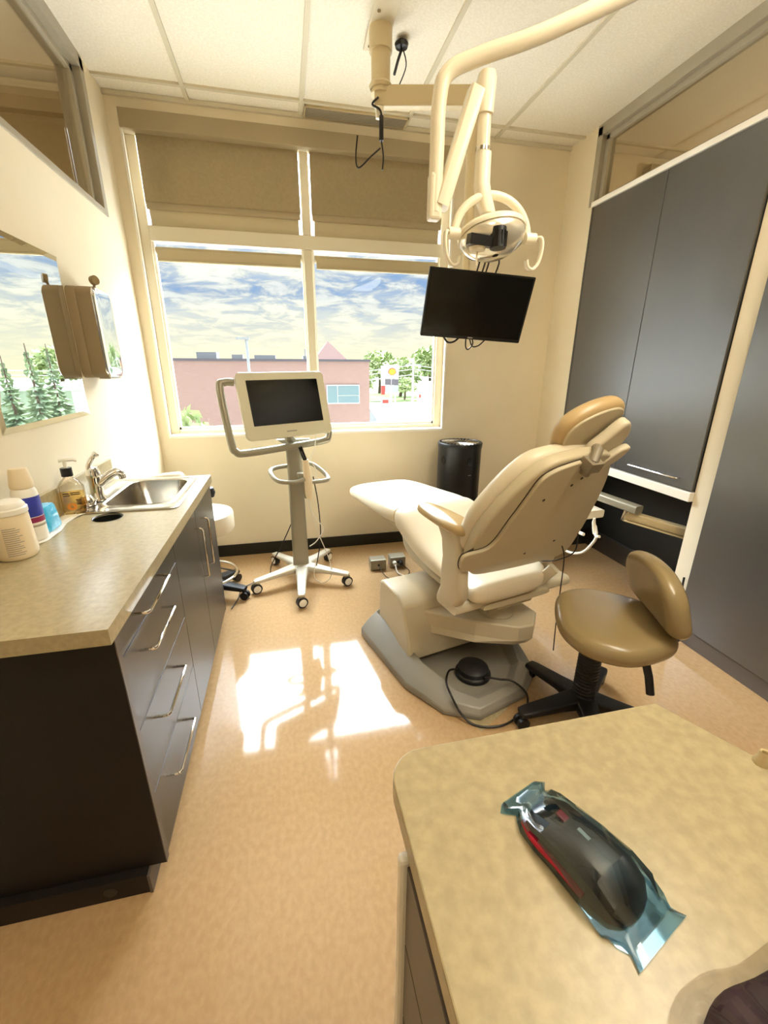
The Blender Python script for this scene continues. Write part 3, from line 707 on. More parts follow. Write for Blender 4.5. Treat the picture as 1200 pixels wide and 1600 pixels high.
# centre spine panel on the back, runs down under the seat
BF3 = frame3(bb - BN * .062, CWv, BT, BN)
ol3 = ccw(sm2([(-.405, .19), (-.385, .10), (-.33, .075), (-.20, .085), (-.06, .07), (.08, .095), (.14, .13), (.125, .28), (.095, .42), (.05, .55), (.01, .61), (-.05, .632), (-.12, .622), (-.19, .60), (-.232, .56), (-.245, .47), (-.262, .35), (-.275, .25), (-.31, .205)], 4))
f = B(); cushion(f, ol3, BF3, .02, .006); pnl = link('back_panel', f, 'cream_shell', dc, smooth=60, label='raised beige centre panel with screws')
f = B(); cushion(f, offset(ol3, -.0035), frame3(bb - BN * .0475, CWv, BT, BN), .0035, .001); link('panel_seam', f, 'dark_line', pnl, smooth=60, label='dark shadow gap')
for a, b in ((-.16, .46), (-.06, .52), (-.03, .55), (.08, .17), (-.06, .12)):
    f = B(); p = BF3(a, b, 0); cyl(f, p - BN * .0015, p + BN * .001, .006, n=12); link('screw', f, 'dark_line', pnl)
# headrest
hc = C(-.30, .0, 1.285)
hT0 = (CU * -.50 + Vector((0, 0, .86))).normalized(); hr_ = math.radians(25)
hX = CWv * math.cos(hr_) + hT0 * math.sin(hr_); hT = hT0 * math.cos(hr_) - CWv * math.sin(hr_); hN = hX.cross(hT).normalized()
if hN.dot(CU) < 0: hN = -hN
HF = frame3(hc, hX, hT, hN)
hol = ccw(sm2([(a * .92 + .004, b * .98) for a, b in [(-.145, -.03), (-.135, -.085), (-.09, -.105), (-.03, -.10), (.06, -.075), (.13, -.04), (.165, .0), (.16, .045), (.11, .08), (.02, .095), (-.07, .085), (-.125, .045)]], 5))
f = B(); cushion(f, hol, frame3(hc - hN * .004, hX, hT, hN), .066, .030, .006); hr = link('headrest_cushion', f, 'headrest_vinyl', dc, smooth=60)
f = B(); cushion(f, offset(hol, .020), frame3(hc - hN * .010, hX, hT, hN), .02, .006); link('headrest_shell', f, 'cream_shell', hr, smooth=60)
f = B()
Fh = frame3(hc - hN * .022, hX, hT, -hN)
cushion(f, ccw(sm2([(-.035, -.10), (.02, -.12), (.10, -.10), (.135, -.045), (.13, .01), (.10, .03), (.03, -.01), (-.02, -.04)], 4)), Fh, .045, .014)
link('headrest_knuckle', f, 'cream_plastic', dc, smooth=60)
f = B(); cushion(f, ccw(sm2([(.0, -.12), (.05, -.14), (.11, -.115), (.13, -.08), (.09, -.07), (.03, -.09)], 4)), frame3(hc - hN * .067, hX, hT, -hN), .03, .010); link('release_lever', f, 'cream_plastic', dc, smooth=60)
f = B(); p0 = BF(-.055, .585, -.075); p1 = hc - hN * .06 - hT * .04
tube(f, [p0, p0 + BT * .06, (p0 + BT * .1 + p1) / 2, p1], .018, 12); boxc(f, (0, 0, 0), (.06, .05, .04), Matrix.Translation(p0 + BT * .045) @ Euler((.5, 0, CA)).to_matrix().to_4x4()); link('headrest_post', f, 'post_grey', dc)
# armrests (the far one sits behind the backrest)
for sgn, lab in ((-1, None), (1, None)):
    f = B(); ap = ccw(sm2([(.265, -.02), (.23, -.045), (.10, -.06), (-.04, -.06), (-.10, -.04), (-.105, .03), (-.05, .055), (.10, .055), (.21, .04), (.26, .015)], 4))
    cushion(f, ap, lambda a, b, c, s=sgn: C(a + (.12 if s > 0 else 0), s * (.345 if s < 0 else .31) + b, .855 + c - .16 * (a - .05) * 0 + .02 * (a < 0) * 0), .045, .02, .006)
    ar = link('armrest_pad', f, 'tan_plastic' if sgn < 0 else 'cream_plastic', dc, smooth=60)
    f = B(); w0 = sgn * (.345 if sgn < 0 else .31); du_ = .12 if sgn > 0 else 0
    secs = [(.02, .86, .085, .03), (.0, .80, .065, .028), (-.02, .72, .068, .03), (-.02, .62, .075, .032), (.0, .55, .08, .032), (.03, .50, .075, .03)]
    loft(f, [[C(u + du_ + a * 1.0, w0 + b + (0 if z > .56 else -sgn * .02), z) for a, b in rrect(2 * hu, 2 * hw, .022, 4)] for u, z, hu, hw in secs])
    link('armrest_post', f, 'cream_plastic', dc, smooth=60)
f = B(); 
loft(f, [[C(.03 + a, w_, .475 + b) for a, b in rrect(.16, .05, .02, 4)] for w_ in (-.345, -.2, 0, .2, .345)]); link('arm_crossbar', f, 'cream_plastic', dc)
f = B(); box(f, -.10, .12, -.08, .08, .395, .46, Matrix.Translation(C(.06, .02, 0)) @ Matrix.Rotation(CA, 4, 'Z')); link('seat_carriage', f, 'cream_shell', dc, smooth=0, bevel=.012)
f = B(); box(f, -.05, .07, .13, .30, .37, .47, Matrix.Translation(C(-.02, .0, 0)) @ Matrix.Rotation(CA, 4, 'Z')); link('recline_housing', f, 'cream_shell', dc, smooth=0, bevel=.01)
f = B(); bar(f, C(.02, .13, .43), C(-.09, .18, .60), .03, .05); link('recline_link', f, 'cream_plastic', dc)
f = B(); lathe(f, [(.088, .300), (.088, .312), (.066, .33), (.058, .35), (.058, .40)], (C(.10, .02, 0).x, C(.10, .02, 0).y, 0), 32); link('swivel_column', f, 'cream_shell', dc)
# lift arm box
def poly_loft(f, layers): loft(f, [[C(u, w_, z) for u, w_ in lay] for z, lay in layers])
f = B()
tp = [(.30, -.37), (.06, -.14), (-.07, .02), (-.085, .10), (.0, .20), (.17, .20), (.30, -.12)]
bt_ = [(.26, -.35), (.05, -.15), (-.05, .02), (-.06, .09), (.0, .17), (.15, .17), (.28, -.13)]
poly_loft(f, [(.19, bt_), (.225, tp), (.298, tp), (.306, [(a * .985 + .002, b * .98 - .001) for a, b in tp])])
link('lift_arm', f, 'cream_plastic', dc, smooth=0, bevel=.010, seg=3)
# base cover block
f = B()
sec = [(.50, .385), (.32, .39), (.255, .35), (.235, .26), (.26, .16), (.34, .09), (.52, .06)]
sec = [(.555, .07), (.545, .37), (.50, .388), (.33, .385), (.27, .345), (.235, .25), (.20, .17), (.19, .07)]
loft(f, [[C(u, w_, z) for u, z in sec] for w_ in (-.44, -.425, .13, .145)] ); link('base_cover', f, 'cream_plastic', dc, smooth=35, bevel=.012, seg=3)
# grey base plate with raised wings
f = B()
outl = [(.66, -.44), (.60, -.535), (.10, -.51), (-.12, -.43), (-.22, -.30), (-.20, -.02), (-.09, .14), (.30, .28), (.66, .28)]
ins_ = [(.64, -.42), (.59, -.50), (.10, -.475), (-.11, -.40), (-.20, -.29), (-.18, -.03), (-.08, .12), (.30, .25), (.64, .25)]
up_ = [(.60, -.40), (.57, -.45), (.12, -.40), (-.08, -.33), (-.15, -.26), (-.14, -.05), (-.05, .07), (.28, .20), (.60, .20)]
hts = [.16, .16, .11, .07, .05, .05, .08, .15, .16]
loft(f, [[C(u, w_, 0.002) for u, w_ in outl], [C(u, w_, .012 + h * .25) for (u, w_), h in zip(outl, hts)], [C(u, w_, .03 + h * .45) for (u, w_), h in zip(ins_, hts)], [C(u, w_, h) for (u, w_), h in zip(up_, hts)],
         [C(.3 + (u - .3) * .90, -.1 + (w_ + .1) * .88, .028) for u, w_ in up_]])
link('base_plate', f, 'grey_plastic', dc, smooth=30, bevel=.006, label='grey moulded floor plate')

# foot control + cable
fcn = C(.02, -.165, 0)
ft = thing('foot_control', 'round black foot pedal resting on the grey chair base', 'pedal', (fcn.x, fcn.y, .03))
f = B(); lathe(f, [(.088, 0), (.09, .006), (.088, .016), (.078, .024)], (fcn.x, fcn.y, .030), 32); link('pedal_base', f, 'rubber_dark', ft)
f = B(); lathe(f, [(.078, .024), (.075, .045), (.055, .058), (.0, .062)], (fcn.x, fcn.y, .030), 32); link('pedal_top', f, 'rubber_dark', ft)
f = B(); tube(f, spline([(.76, 1.64, .06), (.706, 1.631, .075), (.661, 1.561, .098), (.640, 1.505, .105), (.640, 1.455, .095), (.665, 1.40, .04), (.705, 1.355, .008), (.765, 1.323, .008), (.839, 1.318, .008), (.919, 1.345, .008), (.99, 1.385, .012), (1.01, 1.43, .05), (.96, 1.475, .09), (.908, 1.506, .085), (.86, 1.535, .08), fcn + Vector((.03, -.07, .05))], 8), .005, 8)
link('pedal_cable', f, 'cable_black', ft, label='looped black cable')
# floor patch under near end of the base
f = B(); box(f, -.10, .10, -.045, .045, .0004, .0012, Matrix.Translation((.80, 1.40, 0)) @ Matrix.Rotation(.5, 4, 'Z')); tag(link('floor_patch', f, 'laminate_top', smooth=0), 'thin brown patch on the floor at the front of the chair base', 'patch')
# hanging thin cord at chair right side
f = B(); tube(f, spline([C(-.09, .20, .72), C(-.10, .22, .65), C(-.09, .24, .5), C(-.06, .28, .3), C(-.08, .27, .10)], 8), .0028, 6)
tube(f, spline([C(-.17, .20, .80), C(-.15, .22, .70), C(-.06, .22, .62), C(.03, .2, .58)], 8), .003, 6)
link('cable', f, 'cable_black', dc, label='thin hanging black cables')

# floor power boxes behind base
PB = []
for i, (x, y, lab) in enumerate(((.615, 2.96, 'left grey floor power box behind the chair base'), (.775, 2.98, 'right grey floor power box with plugs behind the chair base'))):
    t = thing('power_box', lab, 'outlet box', (x, y, 0), 'floor power boxes'); PB.append(t)
    f = B(); boxc(f, (x, y, .045), (.125, .09, .088)); link('housing', f, 'silver_paint', t, smooth=0, bevel=.008)
    f = B(); cyl(f, (x, y - .046, .048), (x, y - .05, .048), .008, n=12); link('socket', f, 'black_plastic', t)
    if i:
        f = B(); cyl(f, (x - .03, y - .045, .05), (x - .03, y - .075, .045), .016, n=14); link('plug', f, 'cable_white', t)
        f = B(); cyl(f, (x + .02, y - .045, .05), (x + .02, y - .075, .045), .016, n=14); link('plug', f, 'black_plastic', t)
f = B(); tube(f, spline([(.615, 2.905, .045), (.63, 2.84, .02), (.66, 2.77, .006), (.74, 2.72, .006), (.82, 2.70, .006)], 8), .003, 6)
tube(f, spline([(.795, 2.90, .045), (.84, 2.84, .012), (.80, 2.78, .006), (.72, 2.74, .006), (.65, 2.73, .006), (.66, 2.62, .006)], 8), .003, 6)
link('cord', f, 'cable_black', PB[0], label='dark floor cord')
f = B(); tube(f, spline([(.745, 2.90, .045), (.745, 2.83, .015), (.78, 2.78, .008), (.86, 2.70, .008)], 8), .005, 6)
link('cord', f, 'cable_white', PB[1], label='white plugged cord')

# air purifier
ap_c = (1.345, 3.20)
pu = thing('air_purifier', 'black cylindrical air purifier standing by the back wall', 'air purifier', (*ap_c, 0))
f = B(); lathe(f, [(.165, .0), (.17, .01), (.172, .05), (.172, .88), (.176, .90), (.178, .925), (.174, .932), (.165, .932), (.160, .922)], (*ap_c, 0), 48, cap=False); link('housing', f, 'black_plastic', pu)
f = B(); lathe(f, [(.0, .924), (.05, .924), (.162, .922)], (*ap_c, 0), 40, cap=False); link('top_panel', f, 'black_gloss', pu)
f = B()
for k in range(28):
    a = 2 * PI * k / 28; c_, s_ = math.cos(a), math.sin(a); c2_, s2_ = math.cos(a + .35), math.sin(a + .35)
    tube(f, [(ap_c[0] + .05 * c_, ap_c[1] + .05 * s_, .930), (ap_c[0] + .150 * c2_, ap_c[1] + .150 * s2_, .930)], .004, 5)
link('grille', f, 'steel', pu, label='radial silver grille')
def on_cyl(a, z, r): return Vector((ap_c[0] + r * math.cos(a), ap_c[1] + r * math.sin(a), z))
for a in (-1.45, -2.75):
    f = B(); p = on_cyl(a, .80, .171); q = on_cyl(a, .80, .174); d = (q - p).normalized(); s_ = Vector((-d.y, d.x, 0))
    loft(f, [[c_ + s_ * .022 * math.cos(b) + Vector((0, 0, .032 * math.sin(b))) for b in [2 * PI * k / 20 for k in range(20)]] for c_ in (p, q)]); link('hand_grip', f, 'black_gloss', pu)
f = B(); 
for a0_, a1_, z in ((-1.5, -1.35, .69),):
    g = arc_band(ap_c, .1722, a0_, a1_, z, z + .004, 4); me_ = bpy.data.meshes.new('t'); g.to_mesh(me_); g.free(); f.from_mesh(me_); bpy.data.meshes.remove(me_)
link('badge', f, 'grey_print', pu, smooth=0)

# ------------------------------------------------------------------ scanner cart
CC = Vector((.035, 2.885, 0))
ct = thing('scanner_cart', 'silver wheeled cart carrying a tilted scanner monitor in front of the window', 'scanner cart', CC)
tips = [(-.285, 2.755), (.015, 2.505), (.345, 2.735), (-.165, 3.20), (.25, 3.18)]
f = B(); lathe(f, [(.07, .075), (.075, .085), (.07, .135), (.055, .142)], (CC.x, CC.y, 0), 28); link('base_hub', f, 'cart_base', ct)
for (x, y) in tips:
    d = (Vector((x, y, 0)) - CC); Ld = d.length; d.normalize(); s_ = Vector((-d.y, d.x, 0)); f = B(); rings = []
    for t_, hw, zt, zb in ((.02, .05, .145, .08), (.25, .042, .137, .085), (.6, .032, .12, .085), (.92, .027, .108, .08), (1.0, .025, .105, .082), (1.04, .018, .098, .086)):
        p = CC + d * Ld * t_; rings.append([p + s_ * a + Vector((0, 0, (zt + zb) / 2 + b)) for a, b in rrect(2 * hw, zt - zb, (zt - zb) * .4, 4)])
    loft(f, rings); link('leg', f, 'cart_base', ct)
    f = B(); wc_ = Vector((x, y, .038)) + s_ * .0; ax = Vector((.35, -.94, 0)).normalized() if y < 3 else s_
    cyl(f, wc_ - ax * .018, wc_ + ax * .018, .036, n=28); cs = link('caster', f, 'rubber_dark', ct)
    f = B(); cyl(f, wc_ - ax * .022, wc_ + ax * .022, .026, n=24); link('wheel_disc', f, 'white_plastic', cs, label='white wheel disc')
    f = B(); cyl(f, (x, y, .05), (x, y, .10), .011, n=12); box(f, -.02, .02, -.012, .012, .066, .085, Matrix.Translation((x, y, 0))); link('caster_fork', f, 'silver_paint', cs)
# column
f = B(); rings = []
lean = Vector((-.0, -.02, 0))
for z, hw, hd in ((.13, .056, .03), (.5, .053, .028), (.85, .05, .027), (.97, .052, .027), (1.02, .07, .025), (1.045, .11, .02)):
    p = CC + Vector((-.005, 0, z)); rings.append([p + Vector((a, b, 0)) for a, b in rrect(2 * hw, 2 * hd, .018, 4)])
loft(f, rings); link('column', f, 'silver_paint', ct, smooth=50)
# screen
SR = Euler((-.242, -.009, .457)).to_matrix(); SP = Vector((.0075, 2.785, 1.275))
def S(a, c, d): return SP + SR @ Vector((a, d, c))     # a right, c up, d depth (+ away from viewer)
def sring(w_, h_, r_, d): return [S(a, b, d) for a, b in rrect(w_, h_, r_, 6)]
f = B(); loft(f, [sring(.54, .36, .04, .045), sring(.58, .395, .035, .03), sring(.588, .40, .032, .006), sring(.58, .392, .028, .0)]); mo = link('monitor_housing', f, 'screen_bezel', ct)
f = B(); loft(f, [[S(a, b + .018, d) for a, b in rrect(.475, .268, .004, 2)] for d in (-.0015, .001)]); link('screen', f, 'screen_black', mo, label='black glass screen')
f = B(); loft(f, [[S(a, b - .163, d) for a, b in rrect(.07, .008, .003, 2)] for d in (-.001, .001)]); link('logo_mark', f, 'grey_print', mo)
# handle ring around the screen
f = B(); hp = [S(a, b, .055) for a, b in ((-.29, .155), (-.345, .155), (-.375, .115), (-.372, -.19), (-.355, -.245), (-.30, -.262), (0, -.255), (.24, -.245), (.285, -.225), (.296, -.17), (.27, -.12))]
tube(f, spline(hp, 6), .0225, 14); link('handle_ring', f, 'silver_paint', ct, smooth=60)
f = B(); tube(f, [S(0, -.05, .05), S(0, -.2, .06), CC + Vector((0, 0, 1.02))], .03, 12); link('monitor_mount', f, 'silver_paint', ct)
# middle grab handles
f = B(); z = .80
lp = [(CC.x - .03, CC.y + .03, z + .06), (CC.x - .13, CC.y + .0, z + .055), (CC.x - .165, CC.y - .05, z + .04), (CC.x - .12, CC.y - .14, z + .0), (CC.x - .02, CC.y - .16, z - .01), (CC.x + .05, CC.y - .13, z)]
tube(f, spline(lp, 6), .014, 10); link('grab_handle', f, 'silver_paint', ct)
f = B()
lp = [(CC.x + .04, CC.y + .05, z + .07), (CC.x + .12, CC.y + .03, z + .06), (CC.x + .20, CC.y - .04, z + .0), (CC.x + .20, CC.y - .10, z - .02), (CC.x + .10, CC.y - .12, z - .025)]
tube(f, spline(lp, 6), .014, 10); link('grab_handle', f, 'silver_paint', ct)
# holder and wand
f = B(); loft(f, [[CC + Vector((x + a, -.05 + y_ + b, zz)) for a, b in rrect(w_, d_, .012, 4)] for x, y_, zz, w_, d_ in ((.07, -.03, .66, .05, .05), (.065, -.03, .70, .07, .06), (.05, -.02, .83, .09, .05))]); link('wand_holder', f, 'silver_paint', ct)
wd = thing('scanner_wand', 'cream handheld scanner wand with dark tip standing in the cart holder', 'scanner wand', (CC.x + .07, CC.y - .08, .70))
f = B(); tube(f, [CC + Vector((.075, -.11, .66)), CC + Vector((.075, -.11, .70)), CC + Vector((.078, -.115, .76)), CC + Vector((.068, -.115, .86)), CC + Vector((.062, -.115, .925))], .024, 14, rfn=lambda t: (.018, .026, .03, .025, .022)[min(4, int(t * 4 + .5))]); link('wand_body', f, 'warm_white_plastic', wd)
f = B(); tube(f, [CC + Vector((.062, -.115, .925)), CC + Vector((.05, -.115, .96)), CC + Vector((.035, -.115, 1.01))], .014, 10); link('wand_tip', f, 'black_gloss', wd)
f = B(); tube(f, [CC + Vector((.058, -.132, .935)), CC + Vector((.04, -.132, .985))], .004, 6); link('tip_slot', f, 'chrome', wd)
cb1 = B(); tube(cb1, spline([CC + Vector((.07, -.1, .66)), CC + Vector((.08, -.1, .58)), CC + Vector((.12, -.1, .50)), CC + Vector((.16, -.1, .43)), CC + Vector((.11, -.09, .34)), CC + Vector((.06, -.08, .30))], 8), .0035, 6)
tube(cb1, spline([CC + Vector((.07, -.1, .66)), CC + Vector((.11, -.1, .45)), CC + Vector((.19, -.1, .20)), CC + Vector((.20, -.12, .08)), CC + Vector((.14, -.13, .03)), CC + Vector((.08, -.12, .08)), CC + Vector((.10, -.1, .2))], 8), .0035, 6)
tube(cb1, spline([S(.18, -.17, .02), CC + Vector((.13, -.09, 1.0)), CC + Vector((.10, -.1, .93)), CC + Vector((.13, -.1, .85)), CC + Vector((.12, -.1, .78))], 8), .003, 6)
link('wand_cable', cb1, 'cable_white', wd, label='white cable loops')
cb1 = B(); tube(cb1, spline([CC + Vector((.11, -.07, .80)), CC + Vector((.135, -.07, .6)), CC + Vector((.14, -.06, .35)), CC + Vector((.10, -.05, .12))], 8), .004, 6)
tube(cb1, spline([CC + Vector((-.05, .03, .45)), CC + Vector((-.13, .05, .28)), CC + Vector((-.22, .10, .10)), CC + Vector((-.24, .1, .02)), CC + Vector((-.3, .05, .01)), CC + Vector((-.42, -.05, .01)), CC + Vector((-.44, -.2, .01)), CC + Vector((-.47, -.32, .01))], 8), .004, 6)
link('power_cable', cb1, 'cable_black', ct, label='dark power cable')

# ------------------------------------------------------------------ stools
def star_base(par, c, R, a0, m, leg_z=.10, n=5, thick=.024):
    f = B(); lathe(f, [(.05, leg_z - .035), (.055, leg_z), (.045, leg_z + .03), (.034, leg_z + .05)], (c[0], c[1], 0), 24); link('base_hub', f, m, par)
    for k in range(n):
        a = a0 + 2 * PI * k / n; d = Vector((math.cos(a), math.sin(a), 0)); s_ = Vector((-d.y, d.x, 0)); f = B(); rings = []
        for t_, hw, zt, zb in ((.05, .046, leg_z + .03, leg_z - .03), (.4, .038, leg_z + .015, leg_z - .025), (.9, .033, leg_z - .005, leg_z - .035), (1.0, .028, leg_z - .01, leg_z - .035)):
            p = Vector((c[0], c[1], 0)) + d * R * t_; rings.append([p + s_ * q + Vector((0, 0, (zt + zb) / 2 + b)) for q, b in rrect(2 * hw, zt - zb, .01, 3)])
        loft(f, rings); link('leg', f, m, par)
        f = B(); p = Vector((c[0], c[1], .03)) + d * R * .97
        for o_ in (-.016, .016): cyl(f, p + s_ * (o_ - .008), p + s_ * (o_ + .008), .028, n=20)
        cyl(f, p, p + Vector((0, 0, .05)), .009, n=8); link('caster', f, 'rubber_dark', par)
sc2 = (1.205, 1.30)
st = thing('operator_stool', 'tan vinyl saddle stool with low backrest on black star base', 'stool', (*sc2, 0))
star_base(st, sc2, .30, PI, 'rubber_dark')
f = B(); cyl(f, (*sc2, .12), (*sc2, .36), .043, .046, n=28); cyl(f, (*sc2, .36), (*sc2, .505), .03, n=20)
for k in range(14): lathe(f, [(.044, .125 + k * .017), (.0475, .131 + k * .017), (.044, .137 + k * .017)], (*sc2, 0), 28, cap=False)
link('gas_column', f, 'rubber_dark', st)
sx = Vector((.94, -.34, 0)); sy = Vector((.34, .94, 0))     # sx: towards the backrest
SF = lambda a, b, c: Vector((1.185, 1.215, .50)) + sx * a + sy * b + Vector((0, 0, c + .25 * max(0, a) ** 2 * .5))
so = ccw(sm2([(-.20, -.08), (-.19, .07), (-.14, .19), (-.02, .235), (.10, .20), (.19, .12), (.205, 0), (.19, -.13), (.10, -.20), (-.02, -.235), (-.14, -.19)], 5))
f = B(); cushion(f, so, SF, .085, .04, .0); link('seat', f, 'tan_vinyl', st, smooth=60)
bn = (sx * .94 + Vector((0, 0, .25))).normalized(); bu = bn.cross(sy).normalized(); bu = bu if bu.z > 0 else -bu
BC = Vector((1.345, 1.165, .70)) + Vector((.03, -.01, 0))
BFs = lambda a, b, c: BC + sy * a + bu * b + sx * (-c + .25 * a * a * -2)
bo = ccw(sm2([(-.20, -.02), (-.19, -.09), (-.10, -.125), (.08, -.12), (.17, -.09), (.195, 0), (.16, .09), (.06, .125), (-.08, .12), (-.17, .07)], 5))
f = B(); cushion(f, bo, BFs, .085, .04, .0); link('backrest', f, 'tan_vinyl', st, smooth=60)
f = B(); bar(f, Vector((1.22, 1.20, .49)), Vector((1.42, 1.13, .485)), .05, .012); tube(f, [Vector((1.42, 1.13, .485)), Vector((1.45, 1.12, .53)), Vector((1.42, 1.13, .66))], .012, 8); link('back_bracket', f, 'black_plastic', st)
f = B(); tube(f, [(1.19, 1.03, .51), (1.193, 1.005, .46), (1.195, .985, .40)], .014, 10); link('height_lever', f, 'black_plastic', st)
f = B(); box(f, 1.13, 1.29, 1.22, 1.38, .49, .505); link('seat_plate', f, 'black_plastic', st, smooth=0)
# grey cord behind the stool at the pier
f = B(); tube(f, spline([(2.165, 1.76, .36), (2.12, 1.72, .2), (2.05, 1.70, .008)], 5), .006, 6); tag(link('thin_cable', f, 'cable_black'), 'short dark cable behind the tan stool by the pier foot', 'cable')

# assistant stool behind the counter end
s2 = (-.595, 2.78)
as_ = thing('assistant_stool', 'cream assistant stool with chrome foot ring beyond the sink counter', 'stool', (*s2, 0))
star_base(as_, s2, .26, -.35, 'rubber_dark')
f = B(); cyl(f, (*s2, .12), (*s2, .52), .026, n=20); link('gas_column', f, 'chrome', as_)
f = B(); lathe(f, [(.19, .485), (.205, .49), (.21, .50), (.21, .59), (.206, .604), (.19, .61), (0, .613)], (*s2, 0), 40); link('seat', f, 'cream_vinyl', as_)
f = B(); tube(f, [(s2[0] + .20 * math.cos(a), s2[1] + .20 * math.sin(a) - .06, .20) for a in [2 * PI * k / 40 for k in range(40)]], .009, 10, closed=True)
for a in (0, 2.09, 4.19): tube(f, [(s2[0], s2[1], .24), (s2[0] + .2 * math.cos(a), s2[1] + .2 * math.sin(a) - .06, .20)], .007, 8)
link('foot_ring', f, 'chrome', as_, label='chrome foot ring')
f = B(); bc = Vector((-.775, 2.77, .80))
cushion(f, ccw(sm2([(-.17, -.05), (-.16, .05), (-.05, .075), (.08, .07), (.17, .045), (.175, -.04), (.05, -.07), (-.08, -.07)], 5)), lambda a, b, c: bc + Vector((.70, .25, .08)) * a + Vector((0, 0, 1)) * b + Vector((-.3, .95, 0)) * (c - .03 + a * a * 1.0), .06, .028); link('backrest', f, 'cream_vinyl', as_, smooth=60)
f = B(); tube(f, [(s2[0], s2[1], .49), (-.70, 2.95, .50), (-.76, 2.93, .60), (-.78, 2.87, .78)], .012, 8); link('back_bracket', f, 'rubber_dark', as_)
f = B(); lathe(f, [(0, -.035), (.03, -.03), (.04, 0), (.03, .03), (0, .035)], (-.52, 2.80, .735), 20); tube(f, [(-.52, 2.80, .72), (-.54, 2.84, .62), (-.58, 2.84, .54)], .012, 8); link('tension_knob', f, 'rubber_dark', as_)

# ------------------------------------------------------------------ television on ceiling arm
tv = thing('television', 'black flat television tilted down on a ceiling arm in front of the window edge', 'television', (1.078, 2.44, 1.816))
TR = Euler((.281, .058, -.062)).to_matrix(); TP = Vector((1.078, 2.44, 1.816))
def T(a, c, d): return TP + TR @ Vector((a, d, c))
f = B(); loft(f, [[T(a, b, d) for a, b in rrect(w_, h_, .006, 3)] for w_, h_, d in ((.50, .25, .055), (.56, .31, .035), (.598, .343, .02), (.60, .345, .0))]); link('casing', f, 'black_plastic', tv, smooth=30)
f = B(); loft(f, [[T(a, b + .004, d) for a, b in rrect(.578, .318, .002, 2)] for d in (-.0015, .001)]); link('screen', f, 'screen_black', tv)
f = B(); loft(f, [[T(a - .005, b - .163, d) for a, b in rrect(.03, .006, .002, 2)] for d in (-.002, .001)]); link('logo_mark', f, 'grey_print', tv)
f = B()
tube(f, spline([T(-.16, -.165, .03), T(-.13, -.20, .02), T(-.09, -.195, .02), T(-.05, -.16, .03)], 6), .006, 6)
link('cable', f, 'cable_black', tv); f = B()
tube(f, spline([T(-.02, -.16, .03), T(-.01, -.22, .03), T(.01, -.235, .03), T(.03, -.20, .03), T(.01, -.16, .03)], 6), .004, 6)
link('cable', f, 'cable_black', tv); f = B()
tube(f, spline([T(.0, -.16, .035), T(.03, -.215, .035), T(.07, -.21, .035), T(.11, -.165, .035)], 6), .004, 6)
link('cable', f, 'cable_black', tv)
for a in (-.03, .0, .02, .075):
    f = B(); tube(f, spline([T(a, .15, .04), T(a + .01, .24, .05), T(-.02 + a * .4, .30, .10)], 4), .0045, 6); link('cable', f, 'cable_black', tv)
f = B(); boxc(f, (0, 0, 0), (.14, .03, .14), Matrix.Translation(T(0, 0, .065)) @ TR.to_4x4()); tube(f, [T(0, 0, .06), (1.03, 2.52, 1.90)], .02, 10); link('mount_plate', f, 'black_plastic', tv)
ma = thing('ceiling_mount', 'beige ceiling pole with horizontal arm that carries the television', 'ceiling mount', (.555, 2.6, ZC))
PX, PY = .556, 2.575
f = B(); box(f, PX - .055, PX + .055, 2.20, 2.74, ZC - .012, ZC - .0005); link('ceiling_plate', f, 'frame_beige', ma, smooth=0, bevel=.003)
for y in (2.35, 2.47, 2.70):
    f = B(); cyl(f, (PX - .03, y, ZC - .016), (PX - .03, y, ZC - .012), .008, n=10); link('bolt', f, 'steel', ma)
f = B(); cyl(f, (PX, PY, ZC - .10), (PX, PY, ZC - .012), .055); cyl(f, (PX, PY, 2.76), (PX, PY, ZC - .10), .046); lathe(f, [(.05, -.012), (.058, 0), (.05, .012)], (PX, PY, 2.79), 28, cap=False); link('pole', f, 'enamel_beige', ma)
AE = Vector((1.0, 2.455, 2.765))
f = B(); bar(f, (PX - .03, PY, 2.745), AE + Vector((.03, 0, -.02)), .055, .085); link('arm', f, 'enamel_beige', ma, smooth=30)
f = B(); cyl(f, AE + Vector((0, 0, -.02)), (1.03, 2.52, 2.10), .028, n=20); cyl(f, (1.03, 2.52, 2.12), (1.03, 2.52, 1.89), .022, n=16); link('drop_pole', f, 'enamel_beige', ma)
f = B(); boxc(f, (PX - .01, PY - .02, 2.68), (.035, .02, .05)); link('junction_plate', f, 'enamel', ma, smooth=0)
f = B(); tube(f, spline([(PX - .02, PY - .04, 2.73), (PX - .05, PY - .04, 2.70), (PX - .01, PY - .04, 2.68), (PX, PY - .04, 2.62)], 6), .005, 6)
tube(f, [(PX - .005, PY - .04, 2.66), (PX - .005, PY - .04, 2.56)], .011, 8); tube(f, spline([(PX - .005, PY - .04, 2.56), (PX + .005, PY - .04, 2.50), (PX + .0, PY - .04, 2.44)], 6), .004, 6)
tube(f, spline([(PX - .01, PY - .04, 2.53), (PX - .06, PY - .04, 2.49), (PX - .12, PY - .04, 2.44), (PX - .135, PY - .04, 2.48), (PX - .125, PY - .04, 2.57)], 6), .004, 6); link('hanging_cable', f, 'cable_black', ma, label='black tangled cables')
f = B(); lathe(f, [(.0, -.03), (.03, -.022), (.035, -.008), (.03, -.001)], (.68, 2.66, ZC), 20); tube(f, [(.68, 2.66, ZC - .03), (.655, 2.63, 2.93), (.63, 2.6, 2.86)], .007, 6); tube(f, spline([(.69, 2.66, ZC - .03), (.70, 2.64, 2.92), (.66, 2.62, 2.83)], 5), .003, 6)
tag(link('cable_grommet', f, 'cable_black'), 'dark cable grommet and lead in the ceiling beside the mount pole', 'grommet')

